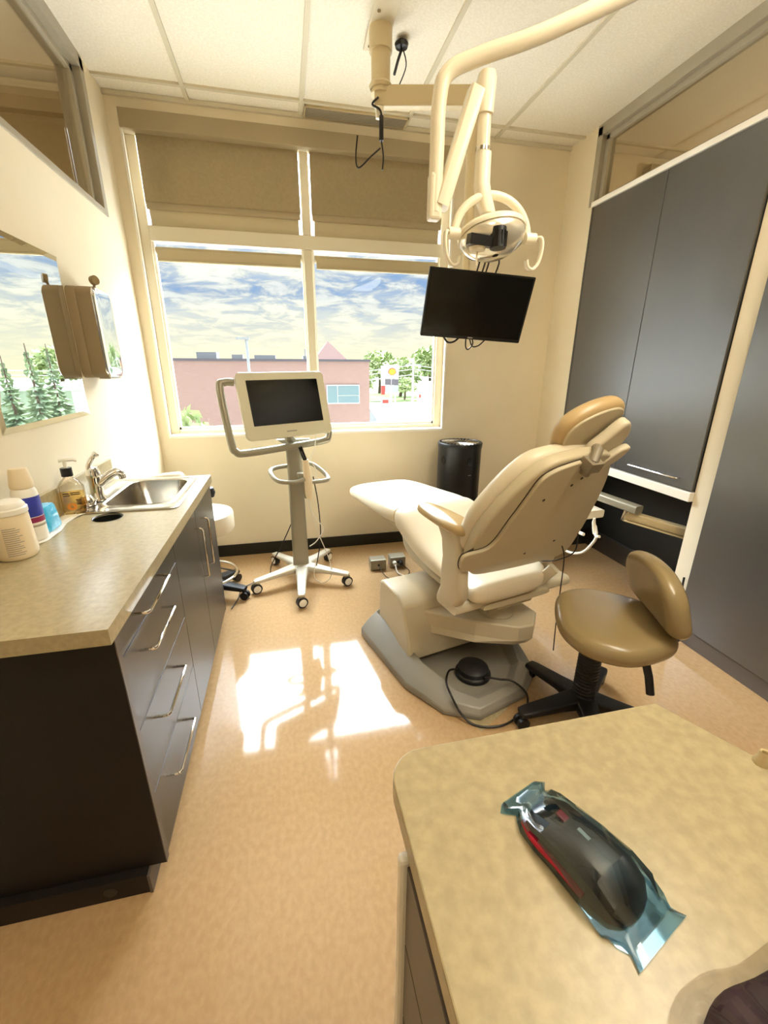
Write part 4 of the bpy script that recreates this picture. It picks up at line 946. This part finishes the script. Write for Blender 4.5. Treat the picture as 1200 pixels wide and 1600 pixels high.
# ------------------------------------------------------------------ dental operating light
dl = thing('operating_light', 'cream dental operating light on a jointed ceiling arm above the chair', 'dental light', (.62, 1.45, 1.9))
LY = 1.45
def pl(px, py, Y):      # point on the plane Y=const seen at a picture position of the reference layout
    d = fwd + rt * ((px - 600) / 664.694) + up * ((800 - py) / 664.694); t_ = Y / d.y
    return Vector((0, 0, 1.5)) + d * t_
A = [Vector(p) for p in ((1.78, 1.05, 2.93), (1.60, 1.14, 2.80), (1.15, 1.30, 2.53), (.80, 1.395, 2.385), (.60, 1.445, 2.325), (.51, 1.46, 2.285), (.487, 1.46, 2.22), (.485, 1.46, 2.10), (.484, 1.46, 1.945))]
f = B(); tube(f, spline(A, 6), .0215, 18); link('support_tube', f, 'enamel', dl, smooth=60)
f = B(); lathe(f, [(.03, -.03), (.07, 0)], (1.80, 1.04, ZC), 24); cyl(f, (1.80, 1.04, 2.90), (1.80, 1.04, ZC), .03); link('ceiling_flange', f, 'enamel', dl)
f = B(); box(f, -.022, .018, -.02, .02, -.06, .06, Matrix.Translation((.485, 1.46, 1.985))); link('lower_knuckle', f, 'enamel', dl, smooth=0, bevel=.008)
E1, E2 = Vector((.503, 1.46, 1.962)), Vector((.598, 1.46, 2.255))
f = B(); bar(f, E1, E2, .05, .044); link('spring_arm', f, 'enamel', dl, smooth=30)
f = B(); p = E1 + Vector((.012, -.02, .012)); boxc(f, p, (.022, .006, .010)); link('arm_clip', f, 'black_plastic', dl, smooth=0)
f = B(); loft(f, [[Vector((.628 + a, 1.46 + b, z)) for a, b in rrect(w_, .05, .018, 4)] for z, w_ in ((2.20, .046), (2.245, .05), (2.28, .055), (2.297, .045))]); link('upper_knuckle', f, 'enamel', dl, smooth=50)
f = B(); cyl(f, (.628, 1.46, 2.21), (.632, 1.46, 1.99), .020, n=20); loft(f, [[Vector((x + a, 1.46 + b, z)) for a, b in rrect(w_, w_, w_ * .35, 4)] for x, z, w_ in ((.632, 2.11, .044), (.633, 2.03, .046), (.645, 1.985, .05), (.66, 1.955, .045))]); link('drop_stem', f, 'enamel', dl, smooth=50)
f = B(); cyl(f, (.630, 1.46, 2.112), (.630, 1.46, 2.122), .0225, n=24); link('stem_collar', f, 'chrome', dl)
# yoke arc + head
LC = Vector((.672, 1.45, 1.895))
f = B(); arc = [LC + Vector((.125 * math.cos(a), .0, .112 * math.sin(a) - .005)) for a in [math.radians(x) for x in range(-5, 186, 10)]]
tube(f, arc, .013, 10); link('yoke', f, 'enamel', dl, smooth=60)
hdn = Vector((.10, -.35, -.93)).normalized(); hx = Vector((1, 0, .08)).normalized(); hy = hdn.cross(hx).normalized(); hx = hy.cross(hdn).normalized()
HM = Matrix((hx, hy, hdn)).transposed().to_4x4(); HM.translation = LC + Vector((.0, 0, .008))
f = B(); n = 40
def ell(rx, ry, z): return [HM @ Vector((rx * math.cos(2 * PI * k / n), ry * math.sin(2 * PI * k / n), z)) for k in range(n)]
loft(f, [ell(.108, .09, .012), ell(.112, .092, .004), ell(.108, .088, -.006), ell(.09, .072, -.016), ell(.065, .05, -.024), ell(.035, .026, -.029), ell(.01, .008, -.031)], cap=True)
f.faces.ensure_lookup_table()
hd = link('lamp_head', f, 'enamel', dl, smooth=60)
f = B(); loft(f, [ell(.104, .086, .0125), ell(.106, .088, .02), ell(.094, .078, .045), ell(.06, .05, .066), ell(.01, .008, .074)], cap=False); link('reflector_shield', f, 'reflector', dl, smooth=60, label='shiny curved shield')
f = B(); boxc(f, (0, 0, 0), (.085, .03, .028), Matrix.Translation(LC + Vector((-.065, -.075, -.036))) @ Euler((.1, .06, .05)).to_matrix().to_4x4()); cyl(f, LC + Vector((-.012, -.08, -.055)), LC + Vector((-.012, -.075, .0)), .024, n=24)
for k in range(12):
    a = 2 * PI * k / 12; q = LC + Vector((-.012 + .0245 * math.cos(a), -.0775 + .0245 * math.sin(a), 0)); cyl(f, q + Vector((0, 0, -.05)), q + Vector((0, 0, -.01)), .002, n=6)
link('bulb_housing', f, 'black_plastic', dl, smooth=30)
f = B(); lathe(f, [(.0, -.012), (.022, -.010), (.026, .0)], (LC.x - .07, LC.y - .06, LC.z - .05), 20); cyl(f, LC + Vector((-.07, -.06, -.10)), LC + Vector((-.07, -.06, -.058)), .003, n=8); link('bulb_bracket', f, 'enamel', dl)
for sgn in (-1, 1):
    f = B(); e = LC + Vector((.13 * sgn, -.01, -.005)); cyl(f, e - Vector((.018, 0, 0)), e + Vector((.018, 0, 0)), .017, n=18)
    pts = [e + Vector((.015 * sgn, -.0, .0)), e + Vector((.03 * sgn, -.015, .0)), e + Vector((.034 * sgn, -.02, -.03)), e + Vector((.026 * sgn, -.02, -.07)), e + Vector((.008 * sgn, -.02, -.09)), e + Vector((-.010 * sgn, -.02, -.085)), e + Vector((-.016 * sgn, -.02, -.065))]
    sp = spline(pts, 5); rings = []
    for i, p in enumerate(sp):
        d = (sp[min(i + 1, len(sp) - 1)] - sp[max(i - 1, 0)]).normalized(); s_ = Vector((0, 1, 0)); q_ = d.cross(s_).normalized(); rings.append([p + s_ * a + q_ * b for a, b in rrect(.02, .009, .004, 3)])
    loft(f, rings); link('handle', f, 'enamel', dl, smooth=60)
f = B()
for dx in (0, .02, .045): tube(f, spline([LC + Vector((.0 + dx, -.05, -.08)), LC + Vector((-.01 + dx * 1.2, -.03, -.13)), (.80 + dx, 2.2, 1.99)], 1), .002, 6)
f.free()

# ------------------------------------------------------------------ front desk (bottom right)
DT = .905
dk = thing('side_desk', 'beige laminate desk with rounded corner in the lower right foreground', 'desk', (.4, .1, 0))
f = B(); a_ = []
for k in range(9):
    t_ = math.radians(90 + 90 * k / 8); a_.append((.12 + .055 + .055 * math.cos(t_), .5125 - .055 + .055 * math.sin(t_)))
pts = [(.70, .385), (.638, .5125)] + a_ + [(.12, -.6), (1.0, -.6), (1.0, .10)]
prism(f, ccw(pts), lambda a, b, c: Vector((a, b, DT - .04 + c)), .04); link('desktop', f, 'laminate_top', dk, smooth=0, bevel=.0025)
f = B(); box(f, .138, .60, -.58, .375, .10, DT - .04); box(f, .17, .60, -.58, .36, 0, .10); link('cabinet_body', f, 'laminate_dark', dk, smooth=0)
f = B(); box(f, .108, .62, .376, .392, .0, DT - .0405); link('end_panel', f, 'white_plastic', dk, smooth=0, bevel=.006, label='white end panel')
for z0, z1 in ((.69, .855), (.50, .684), (.31, .494), (.11, .304)):
    f = B(); box(f, .1185, .138, -.57, .3755, z0, z1); link('drawer_front', f, 'laminate_edge', dk, smooth=0, bevel=.001)
# mouse in a blue sleeve
mA = Vector((.306, .376, 0)); mB = Vector((.352, .238, 0)); md = (mB - mA).normalized(); ms = Vector((-md.y, md.x, 0)); MC = (mA + mB) / 2; ML = (mB - mA).length / 2
mz = DT + .0015
def MP(a, b, z): return MC + md * a + ms * b + Vector((0, 0, mz + z))
mo_ = thing('computer_mouse', 'black and red computer mouse wrapped in a blue plastic sleeve on the desk', 'mouse', (MC.x, MC.y, DT))
f = B(); rings = []
for t_, hw, h, wc in ((-1.0, .016, .010, .0), (-.93, .027, .017, .0), (-.7, .033, .026, .0), (-.3, .032, .034, .0), (.1, .033, .038, .002), (.5, .034, .036, .003), (.8, .030, .027, .002), (.95, .02, .016, 0), (1.0, .010, .008, 0)):
    ring = []
    for k in range(20):
        a = PI * 2 * k / 20; c_, s_ = math.cos(a), math.sin(a); ring.append(MP(t_ * ML, wc + 1.22 * hw * math.copysign(abs(c_) ** .75, c_), max(0, h * (s_ ** .8 if s_ > 0 else 0)) if s_ > 0 else 0.0 + .0005 * (s_)))
    rings.append(ring)
loft(f, rings); link('body', f, 'mouse_black', mo_, smooth=60)
f = B(); tube(f, spline([MP(-.92 * ML, -.031, .006), MP(-.6 * ML, -.041, .010), MP(-.1 * ML, -.0405, .010), MP(.4 * ML, -.042, .009)], 5), .0045, 8); link('red_side', f, 'red_gloss', mo_, label='red side strip')
f = B(); box(f, -.012, .003, -.0055, .0055, 0, .005, Matrix.Translation(MP(-.42 * ML, .002, .029)) @ Matrix.Rotation(math.atan2(md.y, md.x), 4, 'Z')); link('scroll_wheel', f, 'red_gloss', mo_, smooth=0, bevel=.002, label='red scroll wheel')
f = B(); box(f, -.009, .009, -.003, .003, 0, .003, Matrix.Translation(MP(-.05 * ML, .002, .0345)) @ Matrix.Rotation(math.atan2(md.y, md.x), 4, 'Z')); link('button', f, 'grey_print', mo_, smooth=0, bevel=.001, label='grey button')
f = B(); rings = []; rnd = random.Random(3)
secs = [(-1.42, .030, .002), (-1.30, .036, .004), (-1.12, .024, .012), (-1.02, .030, .019), (-.85, .037, .024), (-.5, .040, .035), (0, .041, .041), (.5, .043, .040), (.85, .043, .030), (1.05, .038, .018), (1.2, .036, .006), (1.38, .040, .002)]
for t_, hw, h in secs:
    ring = []
    for k in range(26):
        a = 2 * PI * k / 26; c_, s_ = math.cos(a), math.sin(a); j = 1 + rnd.uniform(-.20, .20) * (1 if t_ < -.8 else .6 if t_ > .8 else .22)
        ring.append(MP(t_ * ML, 1.12 * hw * j * math.copysign(abs(c_) ** .7, c_), (h * j * max(s_, 0) ** .8 if s_ > 0 else 0.0) + .0004))
    rings.append(ring)
loft(f, rings, cap=False); tag(link('plastic_sleeve', f, 'blue_film', smooth=22), 'crumpled translucent blue plastic sleeve around the computer mouse', 'plastic sleeve')
# purple thing in clear wrap at the bottom right corner
pp = thing('purple_pouch', 'dark purple item in clear plastic at the bottom right corner of the desk', 'pouch', (.46, .11, DT))
f = B(); cushion(f, ccw(sm2([(.34, .13), (.38, .155), (.43, .158), (.50, .16), (.56, .13), (.57, .04), (.50, .0), (.38, .02), (.335, .08)], 4)), lambda a, b, c: Vector((a - .014, b + .006, DT + .001 + c)), .03, .013, .008); link('pouch', f, 'purple_cloth', pp, smooth=60)
f = B(); ol = ccw(sm2([(.30, .12), (.335, .165), (.385, .178), (.43, .176), (.52, .185), (.60, .15), (.61, .02), (.52, -.02), (.36, -.01), (.30, .05)], 5)); rings = []
rnd = random.Random(5)
for ins, z in ((0, .0006), (.0, .006), (.008, .02), (.018, .033), (.03, .040), (.055, .046)): rings.append([Vector((p[0] - .008, p[1] + .004, DT + z * (1 + rnd.uniform(-.12, .12)))) for p in offset(ol, ins)])
loft(f, rings, cap=False); link('clear_wrap', f, 'clear_film', pp, smooth=30)
# small nozzle at the desk's right edge
f = B(); nz = Vector((.715, .372, DT))
lathe(f, [(.012, 0), (.012, .003), (.0075, .012), (.0075, .02), (.0065, .022), (.0045, .020), (.004, .006)], (nz.x - .014, nz.y - .004, DT), 24); tag(link('suction_tip', f, 'enamel_beige'), 'small cream nozzle standing at the right edge of the desk', 'nozzle')

# ------------------------------------------------------------------ outside
GZ = -3.7
f = B(); box(f, -80, 140, 4.2, 220, GZ - .2, GZ); tag(link('street_ground', f, 'asphalt', smooth=0), 'grey asphalt street and car park outside the window', 'street', kind='structure')
bl = thing('brick_building', 'long low pinkish brick building across the street with flat roof', 'building', (-4, 23, GZ))
f = B(); box(f, -14, 3.8, 20, 28, GZ, 1.70); link('wall', f, 'brick', bl, smooth=0)
f = B(); box(f, -14.05, 3.85, 19.94, 28.05, 1.70, 1.80); link('parapet', f, 'roof_dark', bl, smooth=0)
f = B(); box(f, 1.83, 3.33, 19.95, 20.02, -.12, .72); wn = link('window_frame', f, 'out_white', bl, smooth=0)
f = B(); 
for x0, x1, z0, z1 in ((1.87, 2.30, -.07, .67), (2.34, 3.29, -.07, .22), (2.34, 3.29, .26, .67)): box(f, x0, x1, 19.93, 19.97, z0, z1)
link('window_pane', f, 'out_glass', wn, smooth=0)
f = B(); V = [f.verts.new(p) for p in ((1.55, 23, 1.8), (3.25, 23, 1.8), (3.25, 25, 1.8), (1.55, 25, 1.8), (2.35, 24, 2.75))]
for q in ((0, 1, 4), (1, 2, 4), (2, 3, 4), (3, 0, 4), (3, 2, 1, 0)): f.faces.new([V[i] for i in q])
link('pyramid_roof', f, 'roof_brick', bl, smooth=0)
for x, wd_, h_ in ((-4.0, .9, .28), (-2.4, .5, .18), (-1.35, 1.0, .16), (1.0, .5, .14)):
    f = B(); box(f, x, x + wd_, 23, 24, 1.8, 1.85 + h_); link('rooftop_unit', f, 'out_grey', bl, smooth=0)
f = B(); V_ = [(3.8, 20.0), (4.15, 20.0), (4.15, 20.25), (3.8, 20.25)]
loft(f, [[Vector((x, y, GZ)) for x, y in V_], [Vector((3.8, 20, -.35)), Vector((4.15, 20, -.85)), Vector((4.15, 20.25, -.85)), Vector((3.8, 20.25, -.35))]]); link('stair_wall', f, 'out_grey', bl, smooth=0)
def lamp_post(x, y, h, lab):
    t = thing('street_light', lab, 'street light', (x, y, GZ)); f = B(); cyl(f, (x, y, GZ), (x, y, h), .07, .05, n=8); link('pole', f, 'out_grey', t)
    f = B(); box(f, x - .38, x + .12, y - .1, y + .1, h, h + .07); link('lamp_head', f, 'out_grey', t, smooth=0)
lamp_post(-1.33, 18.5, 2.48, 'grey street lamp standing in front of the brick building roofline')
lamp_post(-4.75, 18.5, 1.75, 'grey street lamp at the far left edge of the window view')
lamp_post(19.2, 55, .9, 'pale street lamp at the right edge of the window view')
f = B(); cyl(f, (1.15, 24, 1.801), (1.15, 24, 2.35), .03, n=6); link('roof_pole', f, 'out_grey', bl)
# sign of the petrol station
gx, gy = 14.45, 60
sg = thing('station_sign', 'petrol station price sign with orange shell emblem on a white square', 'sign', (gx, gy, GZ))
f = B(); cyl(f, (gx, gy, GZ), (gx, gy, .95), .16, n=10); cyl(f, (gx + .75, gy + .5, GZ), (gx + .75, gy + .5, .95), .10, n=10); link('sign_pole', f, 'out_white', sg)
f = B(); box(f, gx - .85, gx + 1.05, gy - .15, gy + .15, -.10, 1.70); link('emblem_board', f, 'out_white', sg, smooth=0)
f = B(); box(f, gx - .85, gx + 1.05, gy - .15, gy + .15, -.95, -.15); link('price_board', f, 'roof_dark', sg, smooth=0)
f = B(); box(f, gx - .85, gx + 1.05, gy - .15, gy + .15, -1.9, -1.0); link('lower_board', f, 'out_grey', sg, smooth=0)
f = B(); box(f, gx - 1.4, gx - .9, gy - .15, gy + .15, -2.2, -1.0); link('red_board', f, 'sign_red', sg, smooth=0)
f = B(); box(f, gx - 1.4, gx - .9, gy - .15, gy + .15, -.95, 1.6); link('white_strip', f, 'out_white', sg, smooth=0)
ec = Vector((gx + .1, gy - .17, .80)); f = B(); sh = []
for k in range(15):
    a = math.radians(-20 + 220 * k / 14); sh.append((.55 * math.cos(a) * (1 + .04 * (k % 2)), .50 * math.sin(a) * (1 + .04 * (k % 2))))
sh = sh + [(-.22, -.42), (.22, -.42)]
prism(f, ccw(sh), lambda a, b, c: ec + Vector((a, -c, b)), .04); em = link('emblem', f, 'sign_red', sg, smooth=0, label='red edged scallop emblem')
f = B(); prism(f, ccw([(a * .82, b * .82) for a, b in sh]), lambda a, b, c: ec + Vector((a, -.04 - c, b)), .03); link('emblem_fill', f, 'sign_yellow', em, smooth=0)
for x, z0, z1, m, lab in ((gx - 1.1, GZ, -2.55, 'sign_red', 'red and white fuel pump left of the petrol sign'), (gx + 4.1, GZ, -1.9, 'out_white', 'white pump cabinet right of the petrol sign')):
    t = thing('fuel_pump', lab, 'fuel pump', (x, gy - 1, GZ)); f = B(); box(f, x - .5, x + .5, gy - 1.4, gy - .8, z0, z1); link('cabinet', f, 'out_white', t, smooth=0)
    f = B(); box(f, x - .42, x + .42, gy - 1.45, gy - 1.4, z1 - .7, z1 - .25); link('panel', f, 'sign_red', t, smooth=0)
def pole(x, y, h, lab):
    t = thing('utility_pole', lab, 'utility pole', (x, y, GZ)); f = B(); cyl(f, (x, y, GZ), (x, y, h), .16, .12, n=8); link('post', f, 'out_white', t)
    f = B(); box(f, x - 1.1, x + 1.1, y - .06, y + .06, h - .9, h - .75); link('crossarm', f, 'out_grey', t, smooth=0)
pole(17.6, 60, 2.6, 'pale utility pole right of the petrol sign')
f = B()
for dz, dx in ((0, 0), (-.5, .4), (-1.3, -.4)):
    tube(f, [(17.6 + dx, 60, 1.7 + dz), (12, 64, .9 + dz), (6, 68, .9 + dz)], .035, 5); tube(f, [(17.6 + dx, 60, 1.7 + dz), (24, 58, .9 + dz), (36, 55, 1.2 + dz)], .035, 5)
tag(link('overhead_wire', f, 'out_white'), 'sagging overhead wires strung from the utility pole', 'wires')
# foliage
def blob_mesh(nm, n, r, seed, leaf, density=1.0):
    rd = random.Random(seed); g = B()
    for i in range(n):
        a, b = rd.uniform(0, 2 * PI), math.acos(rd.uniform(-.6, 1)); q = r * rd.uniform(.55, 1.0)
        p = Vector((q * math.sin(b) * math.cos(a), q * math.sin(b) * math.sin(a), q * math.cos(b)))
        u, v = Vector([rd.uniform(-1, 1) for _ in range(3)]).normalized(), Vector([rd.uniform(-1, 1) for _ in range(3)]).normalized()
        s = leaf * rd.uniform(.6, 1.3); V = [g.verts.new(p + u * s), g.verts.new(p + v * s * .6), g.verts.new(p - u * s), g.verts.new(p - v * s * .6)]; g.faces.new(V)
    return g
def tree(x, y, z0, R, H, lab, m='leaf', n=900, leaf=.16, seed=1, grp=None):
    t = thing('leafy_tree', lab, 'tree', (x, y, z0), grp)
    g = B(); tube(g, spline([(x, y, z0), (x + .05 * R, y, z0 + H * .3), (x, y, z0 + H * .6)], 3), .08 * R, 8); link('trunk', g, 'bark', t)
    g = blob_mesh('c', n, 1, seed, leaf)
    for v in g.verts: v.co = Vector((x + v.co.x * R, y + v.co.y * R, z0 + H * .6 + v.co.z * H * .42))
    link('crown', g, m, t, smooth=0)
tree(-2.6, 12.2, GZ, 1.0, 4.0, 'bushy light green tree at the lower left corner of the window', n=1500, leaf=.13, seed=4)
for i, (x, y, R, H, lab) in enumerate(((12.0, 72, 2.6, 5.2, 'green tree left of the petrol sign'), (18.3, 86, 4.0, 8.0, 'tall green tree directly behind the petrol sign'), (20.0, 76, 3.8, 6.6, 'round green tree behind the utility pole'), (28.6, 86, 4.0, 9.0, 'large pale green tree right of the utility pole'), (31.0, 77, 4.0, 8.0, 'green tree at the far right beyond the road'), (18.6, 68, 2.0, 3.6, 'low dark green bush between the pumps'))):
    tree(x, y, GZ, R, H, lab, n=1100, leaf=.14, seed=10 + i, grp=None)
# verge + house roof far left of the station
f = B(); box(f, 8, 60, 66, 120, GZ, GZ + .15); tag(link('grass_verge', f, 'grass', smooth=0), 'green grass verge behind the petrol station', 'grass', kind='structure')
t = thing('far_house', 'small grey roofed house behind the brick building corner', 'house', (10.5, 80, GZ)); f = B(); box(f, 9.2, 13.2, 80, 84, GZ, -.6); link('wall', f, 'out_grey', t, smooth=0)
f = B(); loft(f, [[Vector((x, y, z)) for y, z in ((79.6, -.6), (84.4, -.6), (82, 1.0))] for x in (9, 13.4)]); link('roof', f, 'roof_dark', t, smooth=0)
# spruces and pale building seen in the mirror
def spruce(x, y, top, R, lab, seed):
    rd = random.Random(seed); t = thing('spruce_tree', lab, 'tree', (x, y, GZ)); g = B(); cyl(g, (x, y, GZ), (x, y, top), .12, .02, n=8); link('trunk', g, 'bark', t)
    g = B(); H = top - GZ; lev = 26
    for i in range(lev):
        fz = i / lev; z = GZ + H * (.08 + .9 * fz); r = R * (1 - fz) ** .9 + .05; nb = int(12 - 6 * fz)
        for k in range(nb):
            a = rd.uniform(0, 2 * PI); rr_ = r * rd.uniform(.7, 1.15); p0 = Vector((x, y, z)); p1 = p0 + Vector((math.cos(a) * rr_, math.sin(a) * rr_, -.35 * rr_ + rd.uniform(-.05, .05)))
            s_ = Vector((-math.sin(a), math.cos(a), 0)) * rr_ * .22; m_ = p0.lerp(p1, .6) + Vector((0, 0, -.06))
            V = [g.verts.new(p) for p in (p0, m_ + s_, p1, m_ - s_)]; g.faces.new(V)
            V = [g.verts.new(p) for p in (p0, m_ + Vector((0, 0, .08)), p1, m_ - Vector((0, 0, .16)))]; g.faces.new(V)
    link('branches', g, 'spruce_leaf', t, smooth=0)
spruce(7.75, 20, 2.3, 1.15, 'tall spruce reflected near the middle of the mirror', 1)
spruce(9.95, 22.5, 1.9, 1.2, 'wide spruce reflected at the left of the mirror', 2)
spruce(12.7, 24, 1.4, 1.5, 'dark spruce reflected at the left edge of the mirror', 3)
spruce(10.6, 28, 2.6, 1.3, 'slender spruce reflected beside the dispenser', 4)
t = thing('pale_building', 'long pale green flat roofed building reflected in the mirror', 'building', (20, 38, GZ)); f = B(); box(f, 13.2, 34, 36, 42, GZ, -.2); link('wall', f, 'pale_green', t, smooth=0)
f = B(); box(f, 13.0, 34.2, 35.8, 42.2, -.2, .12); link('roof_edge', f, 'out_white', t, smooth=0)
